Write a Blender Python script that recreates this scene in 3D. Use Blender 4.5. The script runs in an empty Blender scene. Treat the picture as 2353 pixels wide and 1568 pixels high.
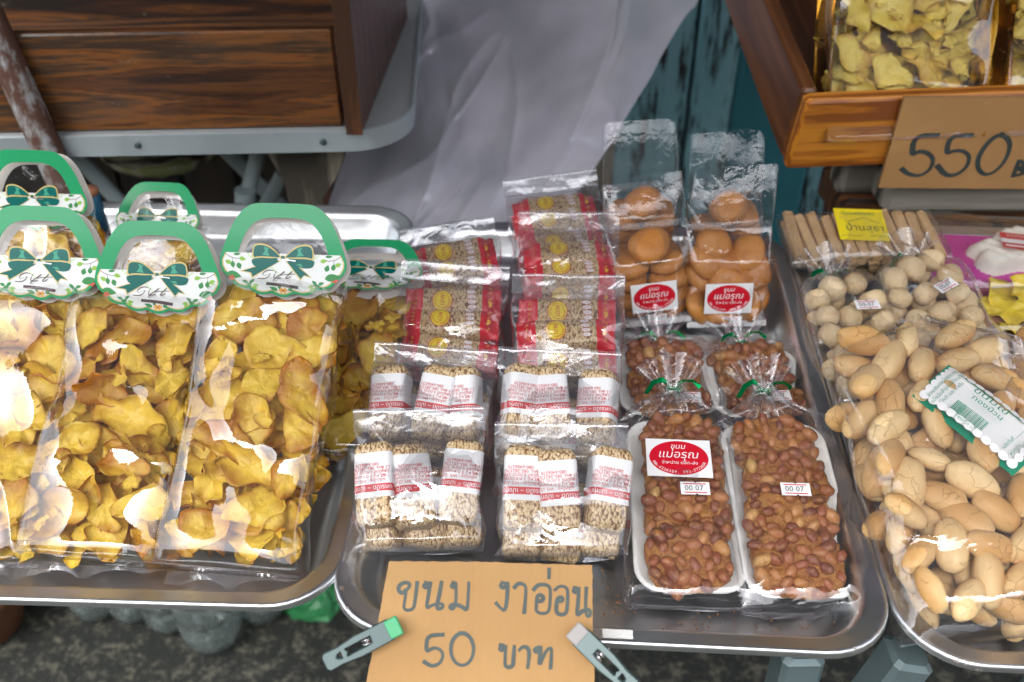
import bpy, math, random
from mathutils import Vector, Matrix, noise, geometry

sc = bpy.context.scene
COL = sc.collection
R = random.Random(11)
rad = math.radians

# ---------------------------------------------------------------- camera
CAM_Z, PITCH, FPX = 1.40, 38.5, 2288.0        # focal length in units of a 2353-wide picture
cam_d = bpy.data.cameras.new('camera')
cam = bpy.data.objects.new('camera', cam_d)
COL.objects.link(cam)
cam.location = (0, 0, CAM_Z)
cam.rotation_euler = (rad(90 - PITCH), 0, 0)
cam_d.sensor_width = 36.0
cam_d.lens = 36.0 * FPX / 2353.0
cam_d.clip_start, cam_d.clip_end = 0.02, 200
cam_d.dof.use_dof = True
cam_d.dof.focus_distance = 0.83
cam_d.dof.aperture_fstop = 5.0
sc.camera = cam

# ---------------------------------------------------------------- sky and sun
SUN_EL, SUN_AZ = 62.0, 205.0                   # azimuth clockwise from +Y
w = bpy.data.worlds.new('World')
sc.world = w
w.use_nodes = True
wn = w.node_tree
wn.nodes.clear()
sky = wn.nodes.new('ShaderNodeTexSky')
sky.sky_type = 'NISHITA'
sky.sun_disc = False
sky.sun_elevation = rad(SUN_EL)
sky.sun_rotation = rad(SUN_AZ)
sky.dust_density = 4.0
hs = wn.nodes.new('ShaderNodeHueSaturation')
hs.inputs['Saturation'].default_value = 0.22
bg = wn.nodes.new('ShaderNodeBackground')
bg.inputs['Strength'].default_value = 0.15
wo = wn.nodes.new('ShaderNodeOutputWorld')
wn.links.new(sky.outputs[0], hs.inputs['Color'])
wn.links.new(hs.outputs[0], bg.inputs[0])
wn.links.new(bg.outputs[0], wo.inputs[0])
sun_d = bpy.data.lights.new('sun', 'SUN')
sun_d.energy = 0.5
sun_d.angle = rad(28)
sun_d.color = (1.0, 0.97, 0.92)
sun = bpy.data.objects.new('sun', sun_d)
COL.objects.link(sun)
sd = Vector((math.sin(rad(SUN_AZ)) * math.cos(rad(SUN_EL)), math.cos(rad(SUN_AZ)) * math.cos(rad(SUN_EL)), math.sin(rad(SUN_EL))))
sun.rotation_euler = sd.to_track_quat('Z', 'Y').to_euler()

vs = sc.view_settings
vs.view_transform = 'Standard'
vs.look = 'None'
vs.gamma = 1.0
vs.use_curve_mapping = False
vs.exposure = 1.92
cy = sc.cycles
cy.max_bounces = 8
cy.diffuse_bounces = 4
cy.glossy_bounces = 4
cy.transmission_bounces = 4
cy.transparent_max_bounces = 40
cy.sample_clamp_indirect = 3.0
cy.caustics_reflective = False
cy.caustics_refractive = False
cy.use_denoising = True
cy.denoising_prefilter = 'NONE'
cy.use_adaptive_sampling = True
cy.adaptive_threshold = 0.015

# ---------------------------------------------------------------- measuring helpers
_p = rad(PITCH)
CF = Vector((0, math.cos(_p), -math.sin(_p)))
CU = Vector((0, math.sin(_p), math.cos(_p)))
CX = Vector((1, 0, 0))
CO = Vector((0, 0, CAM_Z))
def ray(px, py): return CF * FPX + CX * (px - 1176.5) - CU * (py - 784)
def G(px, py, z):
    d = ray(px, py); return CO + d * ((z - CAM_Z) / d.z)
def GY(px, py, y):
    d = ray(px, py); return CO + d * (y / d.y)
def hit(px, py, p, n):
    d = ray(px, py); return CO + d * ((p - CO).dot(n) / d.dot(n))
def scale_at(P): return (P - CO).dot(CF) / FPX          # metres per unit of the 2353-wide picture
def lay(pb, zb, pt, alpha):
    """frame of a pack whose foot stands at height zb, leaning back at alpha degrees: x across, y up the pack, z out of its face"""
    B = G(pb[0], pb[1], zb)
    a = rad(alpha)
    n = Vector((0, -math.sin(a), math.cos(a)))
    T = hit(pt[0], pt[1], B, n)
    y = T - B; L = y.length; y.normalize()
    x = y.cross(n).normalized()
    M = Matrix((x, y, n)).transposed().to_4x4()
    M.translation = B
    return M, L

# ---------------------------------------------------------------- object helpers
def thing(name, label, cat, M=None, group=None):
    o = bpy.data.objects.new(name, None)
    o.empty_display_size = 0.02
    COL.objects.link(o)
    if M is not None: o.matrix_basis = M
    o['label'] = label; o['category'] = cat
    if group: o['group'] = group
    return o
def tag(o, label=None, cat=None, group=None, kind=None):
    if label: o['label'] = label
    if cat: o['category'] = cat
    if group: o['group'] = group
    if kind: o['kind'] = kind
    return o
def me_new(name, v, f, mats, fm=None, smooth=True):
    me = bpy.data.meshes.new(name)
    me.from_pydata([tuple(q) for q in v], [], f)
    for m in (mats if isinstance(mats, (list, tuple)) else [mats]): me.materials.append(m)
    if fm: me.polygons.foreach_set('material_index', fm)
    me.polygons.foreach_set('use_smooth', [smooth] * len(me.polygons))
    me.update()
    return me
def put(name, me, parent=None, M=None):
    o = bpy.data.objects.new(name, me)
    COL.objects.link(o)
    if parent: o.parent = parent
    if M is not None: o.matrix_basis = M
    return o
def sharpen(me, ang=35):
    try: me.set_sharp_from_angle(angle=rad(ang))
    except Exception: pass
    return me
def TRS(x, y, z, rx=0, ry=0, rz=0, s=1.0):
    M = Matrix.Translation((x, y, z)) @ Matrix.Rotation(rad(rz), 4, 'Z') @ Matrix.Rotation(rad(ry), 4, 'Y') @ Matrix.Rotation(rad(rx), 4, 'X')
    if isinstance(s, (int, float)): s = (s, s, s)
    return M @ Matrix.Diagonal((*s, 1))

class MB:
    """collects shapes into one mesh"""
    def __init__(self): self.v, self.f, self.m = [], [], []
    def add(self, v, f, m=0, M=None):
        b = len(self.v)
        self.v += [(M @ Vector(q)) if M is not None else Vector(q) for q in v]
        self.f += [tuple(i + b for i in q) for q in f]
        self.m += [m] * len(f)
    def box(self, c, s, m=0, M=None, bev=0.0):
        x, y, z = s[0] / 2, s[1] / 2, s[2] / 2
        b = min(bev, x * .45, y * .45, z * .45)
        if b <= 0:
            v = [(sx * x, sy * y, sz * z) for sz in (-1, 1) for sy in (-1, 1) for sx in (-1, 1)]
            f = [(0, 2, 3, 1), (4, 5, 7, 6), (0, 1, 5, 4), (2, 6, 7, 3), (0, 4, 6, 2), (1, 3, 7, 5)]
        else:
            v = []; f = []
            rings = []
            for zz, ins in ((-z, b), (-z + b, 0), (z - b, 0), (z, b)):
                k = []
                X, Y = x - ins, y - ins
                for sx, sy in ((1, 1), (-1, 1), (-1, -1), (1, -1)):
                    pts = [(sx * X, sy * (Y - b)), (sx * (X - b), sy * Y)]
                    if sx * sy < 0: pts.reverse()
                    for q in pts: k.append(len(v)); v.append((q[0], q[1], zz))
                rings.append(k)
            for a, c2 in zip(rings, rings[1:]):
                for i in range(8): f.append((a[i], a[(i + 1) % 8], c2[(i + 1) % 8], c2[i]))
            f.append(tuple(reversed(rings[0]))); f.append(tuple(rings[-1]))
        v = [(q[0] + c[0], q[1] + c[1], q[2] + c[2]) for q in v]
        self.add(v, f, m, M)
    def tube(self, pts, r, n=10, m=0, cap=True):
        pts = [Vector(p) for p in pts]
        rr = r if isinstance(r, (list, tuple)) else [r] * len(pts)
        v, f = [], []
        up = Vector((0, 0, 1))
        for i, p in enumerate(pts):
            t = (pts[min(i + 1, len(pts) - 1)] - pts[max(i - 1, 0)]).normalized()
            a = t.cross(up if abs(t.z) < .95 else Vector((1, 0, 0))).normalized()
            b = a.cross(t)
            for k in range(n):
                q = 2 * math.pi * k / n
                v.append(p + (a * math.cos(q) + b * math.sin(q)) * rr[i])
        for i in range(len(pts) - 1):
            for k in range(n):
                f.append((i * n + k, i * n + (k + 1) % n, (i + 1) * n + (k + 1) % n, (i + 1) * n + k))
        if cap:
            f.append(tuple(reversed(range(n)))); f.append(tuple(range((len(pts) - 1) * n, len(pts) * n)))
        self.add(v, f, m)
    def mesh(self, name, mats, smooth=True, sharp=None):
        me = me_new(name, self.v, self.f, mats, self.m, smooth)
        if sharp: sharpen(me, sharp)
        return me

def loft(rings, closed=True, cap0=True, cap1=True):
    n = len(rings[0]); v = [q for r in rings for q in r]; f = []
    for i in range(len(rings) - 1):
        for k in range(n if closed else n - 1):
            f.append((i * n + k, i * n + (k + 1) % n, (i + 1) * n + (k + 1) % n, (i + 1) * n + k))
    if closed and cap0: f.append(tuple(reversed(range(n))))
    if closed and cap1: f.append(tuple(range((len(rings) - 1) * n, len(rings) * n)))
    return v, f

_tc = {}
def text_geo(s):
    if s in _tc: return _tc[s]
    c = bpy.data.curves.new('lettering', 'FONT')
    c.body = s; c.size = 1; c.resolution_u = 2
    c.align_x = 'CENTER'; c.align_y = 'CENTER'
    o = bpy.data.objects.new('lettering', c)
    COL.objects.link(o)
    dg = bpy.context.evaluated_depsgraph_get()
    me = bpy.data.meshes.new_from_object(o.evaluated_get(dg), depsgraph=dg)
    v = [(q.co.x, q.co.y) for q in me.vertices]
    f = [tuple(p.vertices) for p in me.polygons]
    par = list(range(len(v)))
    def fd(i):
        while par[i] != i: par[i] = par[par[i]]; i = par[i]
        return i
    for q in f:
        for i in q[1:]: par[fd(i)] = fd(q[0])
    isl = {}
    zz = [(isl.setdefault(fd(i), len(isl)) % 9) * 0.0000125 for i in range(len(v))]
    bpy.data.objects.remove(o); bpy.data.curves.remove(c); bpy.data.meshes.remove(me)
    _tc[s] = (v, f, zz)
    return _tc[s]

class Flat:
    """flat print: paper, inks and lettering as thin layers of one mesh (x, y in the paper's plane)"""
    def __init__(self, mats, eps=4e-6): self.mats = mats; self.b = MB(); self.eps = eps; self.k = 0
    def _i(self, m):
        if m not in self.mats: self.mats.append(m)
        return self.mats.index(m)
    def poly(self, pts, z, m):
        self.k += 1; z += (self.k % 23) * self.eps
        tri = geometry.tessellate_polygon([[Vector((p[0], p[1], 0)) for p in pts]])
        f = []
        for a, b2, c in tri:
            A, B, C = pts[a], pts[b2], pts[c]
            cr = (B[0] - A[0]) * (C[1] - A[1]) - (B[1] - A[1]) * (C[0] - A[0])
            if abs(cr) < 1e-14: continue
            f.append((a, b2, c) if cr > 0 else (a, c, b2))
        self.b.add([(p[0], p[1], z) for p in pts], f, self._i(m))
    def rect(self, cx, cy_, w_, h, z, m, rot=0):
        c, s = math.cos(rad(rot)), math.sin(rad(rot))
        self.poly([(cx + c * x - s * y, cy_ + s * x + c * y) for x, y in ((-w_/2, -h/2), (w_/2, -h/2), (w_/2, h/2), (-w_/2, h/2))], z, m)
    def oval(self, cx, cy_, rx, ry, z, m, rot=0, n=24, a0=0, a1=360):
        c, s = math.cos(rad(rot)), math.sin(rad(rot))
        P = []
        for k in range(n if a1 - a0 == 360 else n + 1):
            a = rad(a0 + (a1 - a0) * k / n)
            x, y = rx * math.cos(a), ry * math.sin(a)
            P.append((cx + c * x - s * y, cy_ + s * x + c * y))
        self.poly(P, z, m)
    def leaf(self, cx, cy_, l, wd, z, m, rot):
        c, s = math.cos(rad(rot)), math.sin(rad(rot)); P = []
        for k in range(7): t = k / 6; P.append((l * (t - .5), wd / 2 * math.sin(math.pi * t ** .8)))
        for k in range(5, 0, -1): t = k / 6; P.append((l * (t - .5), -wd / 2 * math.sin(math.pi * t ** .8)))
        self.poly([(cx + c * x - s * y, cy_ + s * x + c * y) for x, y in P], z, m)
    def stroke(self, pts, wd, z, m, smooth=3):
        self.k += 1
        P = [Vector(p) for p in pts]
        if smooth and len(P) > 2:
            for _ in range(2):
                Q = [P[0]]
                for a, b2 in zip(P, P[1:]): Q += [a * .75 + b2 * .25, a * .25 + b2 * .75]
                Q.append(P[-1]); P = Q
        v, f = [], []
        n = len(P)
        for i, p in enumerate(P):
            t = P[min(i + 1, n - 1)] - P[max(i - 1, 0)]
            if t.length < 1e-9: t = Vector((1, 0))
            t.normalize(); nn = Vector((-t.y, t.x))
            ww = wd(i / (n - 1)) if callable(wd) else wd
            if i == 0: p = p - t * ww * .4
            if i == n - 1: p = p + t * ww * .4
            zi = z + i * self.eps * .1 + (self.k % 23) * self.eps
            v += [(p.x + nn.x * ww / 2, p.y + nn.y * ww / 2, zi), (p.x - nn.x * ww / 2, p.y - nn.y * ww / 2, zi)]
        for i in range(n - 1): f.append((2*i, 2*i+1, 2*i+3, 2*i+2))
        self.b.add(v, f, self._i(m))
    def text(self, s, cx, cy_, size, z, m, rot=0, sx=1.0, shear=0.0):
        v, f, zz = text_geo(s)
        c, q = math.cos(rad(rot)), math.sin(rad(rot))
        out = []
        for (x, y), dz in zip(v, zz):
            x = (x * sx + y * shear) * size; y = y * size
            out.append((cx + c * x - q * y, cy_ + q * x + c * y, z + dz))
        self.b.add(out, f, self._i(m))
    def mesh(self, name): return me_new(name, self.b.v, self.b.f, self.mats, self.b.m, False)
    def bend(self, fn):
        self.b.v = [fn(q) for q in self.b.v]; return self

# ---------------------------------------------------------------- materials
class NT:
    def __init__(self, name):
        self.m = bpy.data.materials.new(name); self.m.use_nodes = True
        self.t = self.m.node_tree; self.t.nodes.clear()
    def n(self, typ, props=None, **inp):
        nd = self.t.nodes.new('ShaderNode' + typ)
        for k, v_ in (props or {}).items(): setattr(nd, k, v_)
        for k, v_ in inp.items():
            k = k.replace('_', ' ')
            s = nd.inputs[int(k[1:])] if k[0] == 'i' and k[1:].isdigit() else nd.inputs[k]
            if isinstance(v_, bpy.types.NodeSocket): self.t.links.new(v_, s)
            elif isinstance(v_, bpy.types.Node): self.t.links.new(v_.outputs[0], s)
            else:
                if isinstance(v_, tuple) and len(v_) == 3 and s.type == 'RGBA': v_ = (*v_, 1)
                s.default_value = v_
        return nd
    def coord(self, scale=(1, 1, 1), rnd=True, rot=(0, 0, 0)):
        c = self.n('TexCoord').outputs['Object']
        if rnd:
            oi = self.n('ObjectInfo').outputs['Random']
            mm = self.n('Math', {'operation': 'MULTIPLY'}, i0=oi, i1=37.0)
            c = self.n('VectorMath', {'operation': 'ADD'}, i0=c, i1=mm.outputs[0]).outputs[0]
        return self.n('Mapping', None, Vector=c, Scale=scale, Rotation=rot).outputs[0]
    def noise(self, vec, scale, detail=4, rough=.55, dist=0.0):
        return self.n('TexNoise', None, Vector=vec, Scale=scale, Detail=detail, Roughness=rough, Distortion=dist).outputs[0]
    def ramp(self, fac, stops, interp='LINEAR'):
        r = self.n('ValToRGB', None, Fac=fac); cr = r.color_ramp; cr.interpolation = interp
        while len(cr.elements) > 1: cr.elements.remove(cr.elements[-1])
        for i, (p, c) in enumerate(stops):
            e = cr.elements[0] if i == 0 else cr.elements.new(p)
            e.position = p
            e.color = (c, c, c, 1) if isinstance(c, (int, float)) else (*c, 1)
        return r.outputs[0]
    def mix(self, fac, a, b, mode='MIX'):
        nd = self.n('Mix', {'data_type': 'RGBA', 'blend_type': mode})
        for s, v_ in ((nd.inputs[0], fac), (nd.inputs[6], a), (nd.inputs[7], b)):
            if isinstance(v_, bpy.types.NodeSocket): self.t.links.new(v_, s)
            else: s.default_value = (*v_, 1) if isinstance(v_, tuple) else v_
        return nd.outputs[2]
    def bump(self, h, strength, dist=0.001, normal=None):
        b = self.n('Bump', None, Height=h, Strength=strength, Distance=dist)
        if normal is not None: self.t.links.new(normal, b.inputs['Normal'])
        return b.outputs[0]
    def fres(self, ior, nrm):
        bf = self.n('NewGeometry').outputs['Backfacing']       # a thin sheet reflects the same from both sides
        io = self.n('Math', {'operation': 'MULTIPLY_ADD'}, i0=bf, i1=1 / ior - ior, i2=ior).outputs[0]
        return self.n('Fresnel', None, IOR=io, Normal=nrm).outputs[0]
    def bsdf(self, **k):
        k = {a.replace('__', ' '): v_ for a, v_ in k.items()}
        return self.n('BsdfPrincipled', None, **k)
    def out(self, sh):
        o = self.n('OutputMaterial'); self.t.links.new(sh.outputs[0] if isinstance(sh, bpy.types.Node) else sh, o.inputs[0]); return self.m

def paint(name, rgb, rough=.5, metal=0.0, spec=.5, var=0.0, bump=0.0, coat=0.0, vs_=40):
    t = NT(name); col = rgb
    kw = {}
    if var or bump:
        c = t.coord(); nz = t.noise(c, vs_)
        if var:
            col = t.mix(nz, tuple(x * (1 - var) for x in rgb), tuple(min(1, x * (1 + var)) for x in rgb))
        if bump: kw['Normal'] = t.bump(t.noise(c, vs_ * 8), bump)
    b = t.bsdf(Base_Color=col, Roughness=rough, Metallic=metal, Specular_IOR_Level=spec, Coat_Weight=coat, Coat_Roughness=.06, **kw)
    return t.out(b)

def film(name, haze=.03, tint=(.985, .985, .985), bs=.25, sc_=55, ior=1.55, rough=.03, fine=.10, hazecol=(.8, .82, .85), stretch=(1, 1, 1)):
    """thin clear wrapping: see-through, with the sheen of its two faces and a little wear"""
    t = NT(name)
    c = t.coord(scale=stretch)
    h1 = t.noise(c, sc_, 2, .5, .8)
    h2 = t.noise(c, sc_ * 5, 2, .5, 1.5)
    nrm = t.bump(h1, bs, .006)
    nrm = t.bump(h2, fine, .0015, nrm)
    fr = t.fres(ior, nrm)
    num = t.n('Math', {'operation': 'MULTIPLY'}, i0=fr, i1=2.0)
    den = t.n('Math', {'operation': 'ADD'}, i0=fr, i1=1.0)
    r2 = t.n('Math', {'operation': 'DIVIDE', 'use_clamp': True}, i0=num.outputs[0], i1=den.outputs[0])
    tr = t.n('BsdfTransparent', None, Color=tint)
    gl = t.n('BsdfGlossy', None, Color=(.97, .97, 1.0), Roughness=rough, Normal=nrm)
    body = tr
    if haze:
        hz = t.n('BsdfDiffuse', None, Color=hazecol, Normal=nrm)
        wear = t.ramp(t.noise(c, sc_ * 1.7, 4, .65), [(.35, haze * .4), (.7, haze * 2.0)])
        body = t.n('MixShader', None, Fac=wear, i1=tr.outputs[0], i2=hz.outputs[0])
    return t.out(t.n('MixShader', None, Fac=r2.outputs[0], i1=body.outputs[0], i2=gl.outputs[0]))

M = {}
M['film'] = film('clear_film', haze=.012, ior=1.5, bs=.25, sc_=40, fine=.05)
M['film_thin'] = film('thin_film_mouth', haze=.006, ior=1.42, bs=.3, hazecol=(.7, .7, .75))
M['film_gift'] = film('crisp_gift_film', haze=.010, bs=.16, sc_=16, fine=.03, ior=1.55, stretch=(1, .4, 1), rough=.015)
M['film_header'] = film('folded_film', haze=.075, bs=.35, sc_=45, fine=.10, ior=1.6, hazecol=(.72, .74, .8))
M['film_fan'] = film('gathered_film', haze=.014, bs=.35, sc_=80, fine=.1, ior=1.6)
M['film_soft'] = film('soft_bag_film', haze=.022, bs=.35, sc_=36, fine=.08, ior=1.58)

def m_sheet():
    t = NT('milky_plastic_sheet')
    c = t.coord(rnd=False)
    h1 = t.noise(c, 5, 3, .5, .6); h2 = t.noise(c, 40, 3, .6, 1.0)
    nrm = t.bump(h1, .25, .03)
    fr = t.fres(1.5, nrm)
    dirt = t.noise(t.n('Mapping', None, Vector=c, Scale=(1.6, 1, .8)).outputs[0], 3.4, 5, .6, .8)
    colr = t.ramp(dirt, [(.30, (.74, .74, .88)), (.68, (.95, .93, 1.0))])
    d = t.n('BsdfDiffuse', None, Color=colr, Normal=nrm)
    tl = t.n('BsdfTranslucent', None, Color=colr, Normal=nrm)
    tr = t.n('BsdfTransparent', None, Color=(.9, .9, .95))
    a = t.n('MixShader', None, Fac=.25, i1=d.outputs[0], i2=tl.outputs[0])
    a = t.n('MixShader', None, Fac=t.ramp(t.noise(c, 3.2, 3), [(.36, .04), (.66, .30)]), i1=a.outputs[0], i2=tr.outputs[0])
    g = t.n('BsdfGlossy', None, Color=(.9, .9, 1), Roughness=.09, Normal=nrm)
    f2 = t.n('Math', {'operation': 'MULTIPLY', 'use_clamp': True}, i0=fr, i1=3.0).outputs[0]
    return t.out(t.n('MixShader', None, Fac=f2, i1=a.outputs[0], i2=g.outputs[0]))
M['sheet'] = m_sheet()

def m_steel(name='worn_steel', base=.78, rust=.0):
    t = NT(name); c = t.coord()
    big = t.noise(c, 9, 5, .6)
    scr = t.noise(t.coord(scale=(1, 14, 1)), 120, 3, .6)
    spots = t.noise(c, 110, 5, .75)
    area = t.noise(c, 12, 2)
    k = t.n('Math', {'operation': 'MULTIPLY'}, i0=spots, i1=area).outputs[0]
    rs = t.ramp(k, [(.40, 0.0), (.445, 1.0)])
    col = t.mix(big, (base * .72, base * .75, base * .76), (base * 1.08, base * 1.1, base * 1.12))
    col = t.mix(rs, col, (.16, .075, .035))
    rough = t.mix(scr, (.24, .24, .24), (.44, .44, .44))
    rough = t.mix(rs, rough, (.8, .8, .8))
    met = t.mix(rs, (1., 1., 1.), (.2, .2, .2))
    nrm = t.bump(t.noise(c, 35, 2), .12, .004)
    return t.out(t.bsdf(Base_Color=col, Roughness=rough, Metallic=met, Normal=nrm))
M['steel'] = m_steel()
M['clip_steel'] = paint('bright_clip_steel', (.055, .085, .085), .38, .35)
M['wire'] = paint('staple_wire', (.7, .7, .72), .25, 1.0)

def m_chip(name, pale, mid, brown, bamt, trl=.36):
    t = NT(name); c = t.coord()
    n1 = t.noise(c, 26, 3, .55); n2 = t.noise(c, 75, 5, .65); n3 = t.noise(c, 330, 4, .6)
    oi = t.n('ObjectInfo').outputs['Random']
    col = t.mix(n2, mid, pale)
    sh = t.n('Math', {'operation': 'MULTIPLY_ADD'}, i0=oi, i1=.22, i2=bamt).outputs[0]
    k = t.n('Math', {'operation': 'ADD'}, i0=n1, i1=sh).outputs[0]
    rim = t.n('Attribute', {'attribute_name': 'rim'}).outputs['Fac']
    rim = t.n('Math', {'operation': 'POWER'}, i0=rim, i1=4.0).outputs[0]
    k = t.n('Math', {'operation': 'MULTIPLY_ADD'}, i0=rim, i1=.20, i2=k).outputs[0]
    k2 = t.n('Math', {'operation': 'MULTIPLY_ADD'}, i0=n2, i1=.22, i2=k).outputs[0]
    bl = t.n('TexVoronoi', {'feature': 'SMOOTH_F1'}, Vector=c, Scale=190.0).outputs['Distance']
    col = t.mix(t.ramp(k2, [(.62, 0.0), (.80, .55), (.95, .95)]), col, brown)
    nrm = t.bump(bl, .35, .0012, t.bump(n3, .4, .0010, t.bump(n2, .8, .003)))
    b = t.bsdf(Base_Color=col, Roughness=.30, Specular_IOR_Level=.55, Normal=nrm)
    tl = t.n('BsdfTranslucent', None, Color=col)
    return t.out(t.n('MixShader', None, Fac=trl, i1=b.outputs[0], i2=tl.outputs[0]))
M['chip'] = m_chip('fried_chip', (.98, .81, .15), (.96, .62, .025), (.55, .19, .012), -.04, .30)
M['chip_pale'] = m_chip('pale_fried_chip', (.98, .82, .22), (.97, .69, .07), (.60, .27, .03), -.14, .12)

def m_sesame():
    t = NT('sesame_seeds'); c = t.coord(scale=(1.25, .72, 1.1), rot=(.2, .3, .5))
    wob = t.n('VectorMath', {'operation': 'ADD'}, i0=c, i1=t.n('VectorMath', {'operation': 'SCALE'}, i0=t.n('TexNoise', None, Vector=c, Scale=150.0).outputs['Color'], Scale=.0018).outputs[0]).outputs[0]
    vo = t.n('TexVoronoi', {'feature': 'F1'}, Vector=wob, Scale=460.0, Randomness=.95)
    d = vo.outputs['Distance']
    tone = t.n('TexVoronoi', {'feature': 'F1'}, Vector=wob, Scale=460.0, Randomness=.95).outputs['Color']
    tv = t.n('SeparateColor', None, Color=tone).outputs[0]
    seed = t.mix(tv, (.50, .34, .17), (.72, .56, .34))
    miss = t.ramp(t.n('SeparateColor', None, Color=tone).outputs[1], [(.03, 1.0), (.05, 0.0)])
    edge = t.ramp(d, [(.50, 0.0), (.76, 1.0)])
    k = t.mix(1.0, edge, miss, 'LIGHTEN')
    col = t.mix(k, seed, (.17, .08, .03))
    inv = t.n('Math', {'operation': 'SUBTRACT'}, i0=1.0, i1=d).outputs[0]
    nrm = t.bump(inv, .6, .0012)
    return t.out(t.bsdf(Base_Color=col, Roughness=.42, Normal=nrm, Coat_Weight=.35, Coat_Roughness=.12))
M['sesame'] = m_sesame()

def m_baked(name, a, b, dark, crack=0.0, sc_=28, cs=70, pore=.3, rough=.55, toast=None):
    t = NT(name); c = t.coord()
    n1 = t.noise(c, sc_, 3); n2 = t.noise(c, 420, 4, .65)
    oi = t.n('ObjectInfo').outputs['Random']
    col = t.mix(t.ramp(n1, [(.3, 0.0), (.7, 1.0)]), a, b)
    if toast:                                              # browned where the piece lay on the baking sheet
        zz = t.n('SeparateXYZ', None, Vector=t.n('TexCoord').outputs['Object']).outputs[2]
        zz = t.n('Math', {'operation': 'MULTIPLY_ADD'}, i0=n1, i1=toast * .9, i2=zz).outputs[0]
        zz = t.n('MapRange', None, Value=zz, From_Min=-toast * .55, From_Max=toast * .75, To_Min=.85, To_Max=0.0).outputs[0]
        col = t.mix(zz, col, dark)
    col = t.mix(t.n('Math', {'operation': 'MULTIPLY'}, i0=oi, i1=.35).outputs[0], col, dark)
    col = t.mix(t.n('Math', {'operation': 'MULTIPLY'}, i0=n2, i1=.22).outputs[0], col, dark)
    nrm = t.bump(n2, pore, .0008)
    col = t.mix(t.ramp(t.noise(c, 75, 5, .65), [(.50, 0.0), (.72, .38)]), col, dark)
    if crack:
        wv = t.n('VectorMath', {'operation': 'ADD'}, i0=c, i1=t.n('VectorMath', {'operation': 'SCALE'}, i0=t.n('TexNoise', None, Vector=c, Scale=90.0, Detail=3.0).outputs['Color'], Scale=.012).outputs[0]).outputs[0]
        vd = t.n('TexVoronoi', {'feature': 'DISTANCE_TO_EDGE'}, Vector=wv, Scale=float(cs)).outputs['Distance']
        patch = t.ramp(t.noise(c, 45, 2), [(.48, 0.0), (.58, 1.0)])
        ln = t.ramp(vd, [(.0, 1.0), (.022, 0.0)])
        ln = t.mix(1.0, ln, patch, 'MULTIPLY')
        col = t.mix(t.n('Math', {'operation': 'MULTIPLY'}, i0=ln, i1=crack).outputs[0], col, tuple(x * .45 for x in dark))
        iv = t.n('Math', {'operation': 'SUBTRACT'}, i0=1.0, i1=ln).outputs[0]
        nrm = t.bump(iv, .7, .001, nrm)
    return t.out(t.bsdf(Base_Color=col, Roughness=rough, Specular_IOR_Level=.4, Normal=nrm))
M['cookie'] = m_baked('golden_cookie', (.47, .175, .032), (.60, .27, .06), (.28, .085, .018), pore=.6, rough=.45, toast=.010)
M['egg_cookie'] = m_baked('cracked_egg_cookie', (.70, .48, .22), (.82, .64, .36), (.50, .26, .08), crack=.22, sc_=22, toast=.010)
M['puff'] = m_baked('puff', (.74, .56, .33), (.84, .69, .46), (.55, .36, .17), crack=.3, sc_=60, cs=120, pore=.8, rough=.7)
M['batter'] = m_baked('fried_batter', (.34, .13, .03), (.50, .23, .055), (.18, .055, .012), sc_=120, pore=2.2, rough=.36)
def m_nut():
    t = NT('peanut_skin'); c = t.coord()
    oi = t.n('ObjectInfo').outputs['Random']
    base = t.ramp(oi, [(0.0, (.15, .042, .018)), (.4, (.27, .078, .030)), (.8, (.35, .125, .042)), (.95, (.48, .22, .07)), (1.0, (.54, .32, .11))])
    n1 = t.noise(c, 130, 4, .65)
    col = t.mix(t.ramp(n1, [(.48, 0.0), (.66, .85)]), base, (.34, .15, .045))
    return t.out(t.bsdf(Base_Color=col, Roughness=.45, Normal=t.bump(n1, 1.0, .0018), Coat_Weight=.06, Coat_Roughness=.2))
M['peanut'] = m_nut()
M['wafer'] = m_baked('dry_stick', (.58, .38, .19), (.70, .51, .29), (.44, .25, .10), sc_=30, pore=.5, rough=.7)
M['meringue'] = paint('white_icing', (.80, .77, .68), .6, var=.05, bump=.3)

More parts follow.
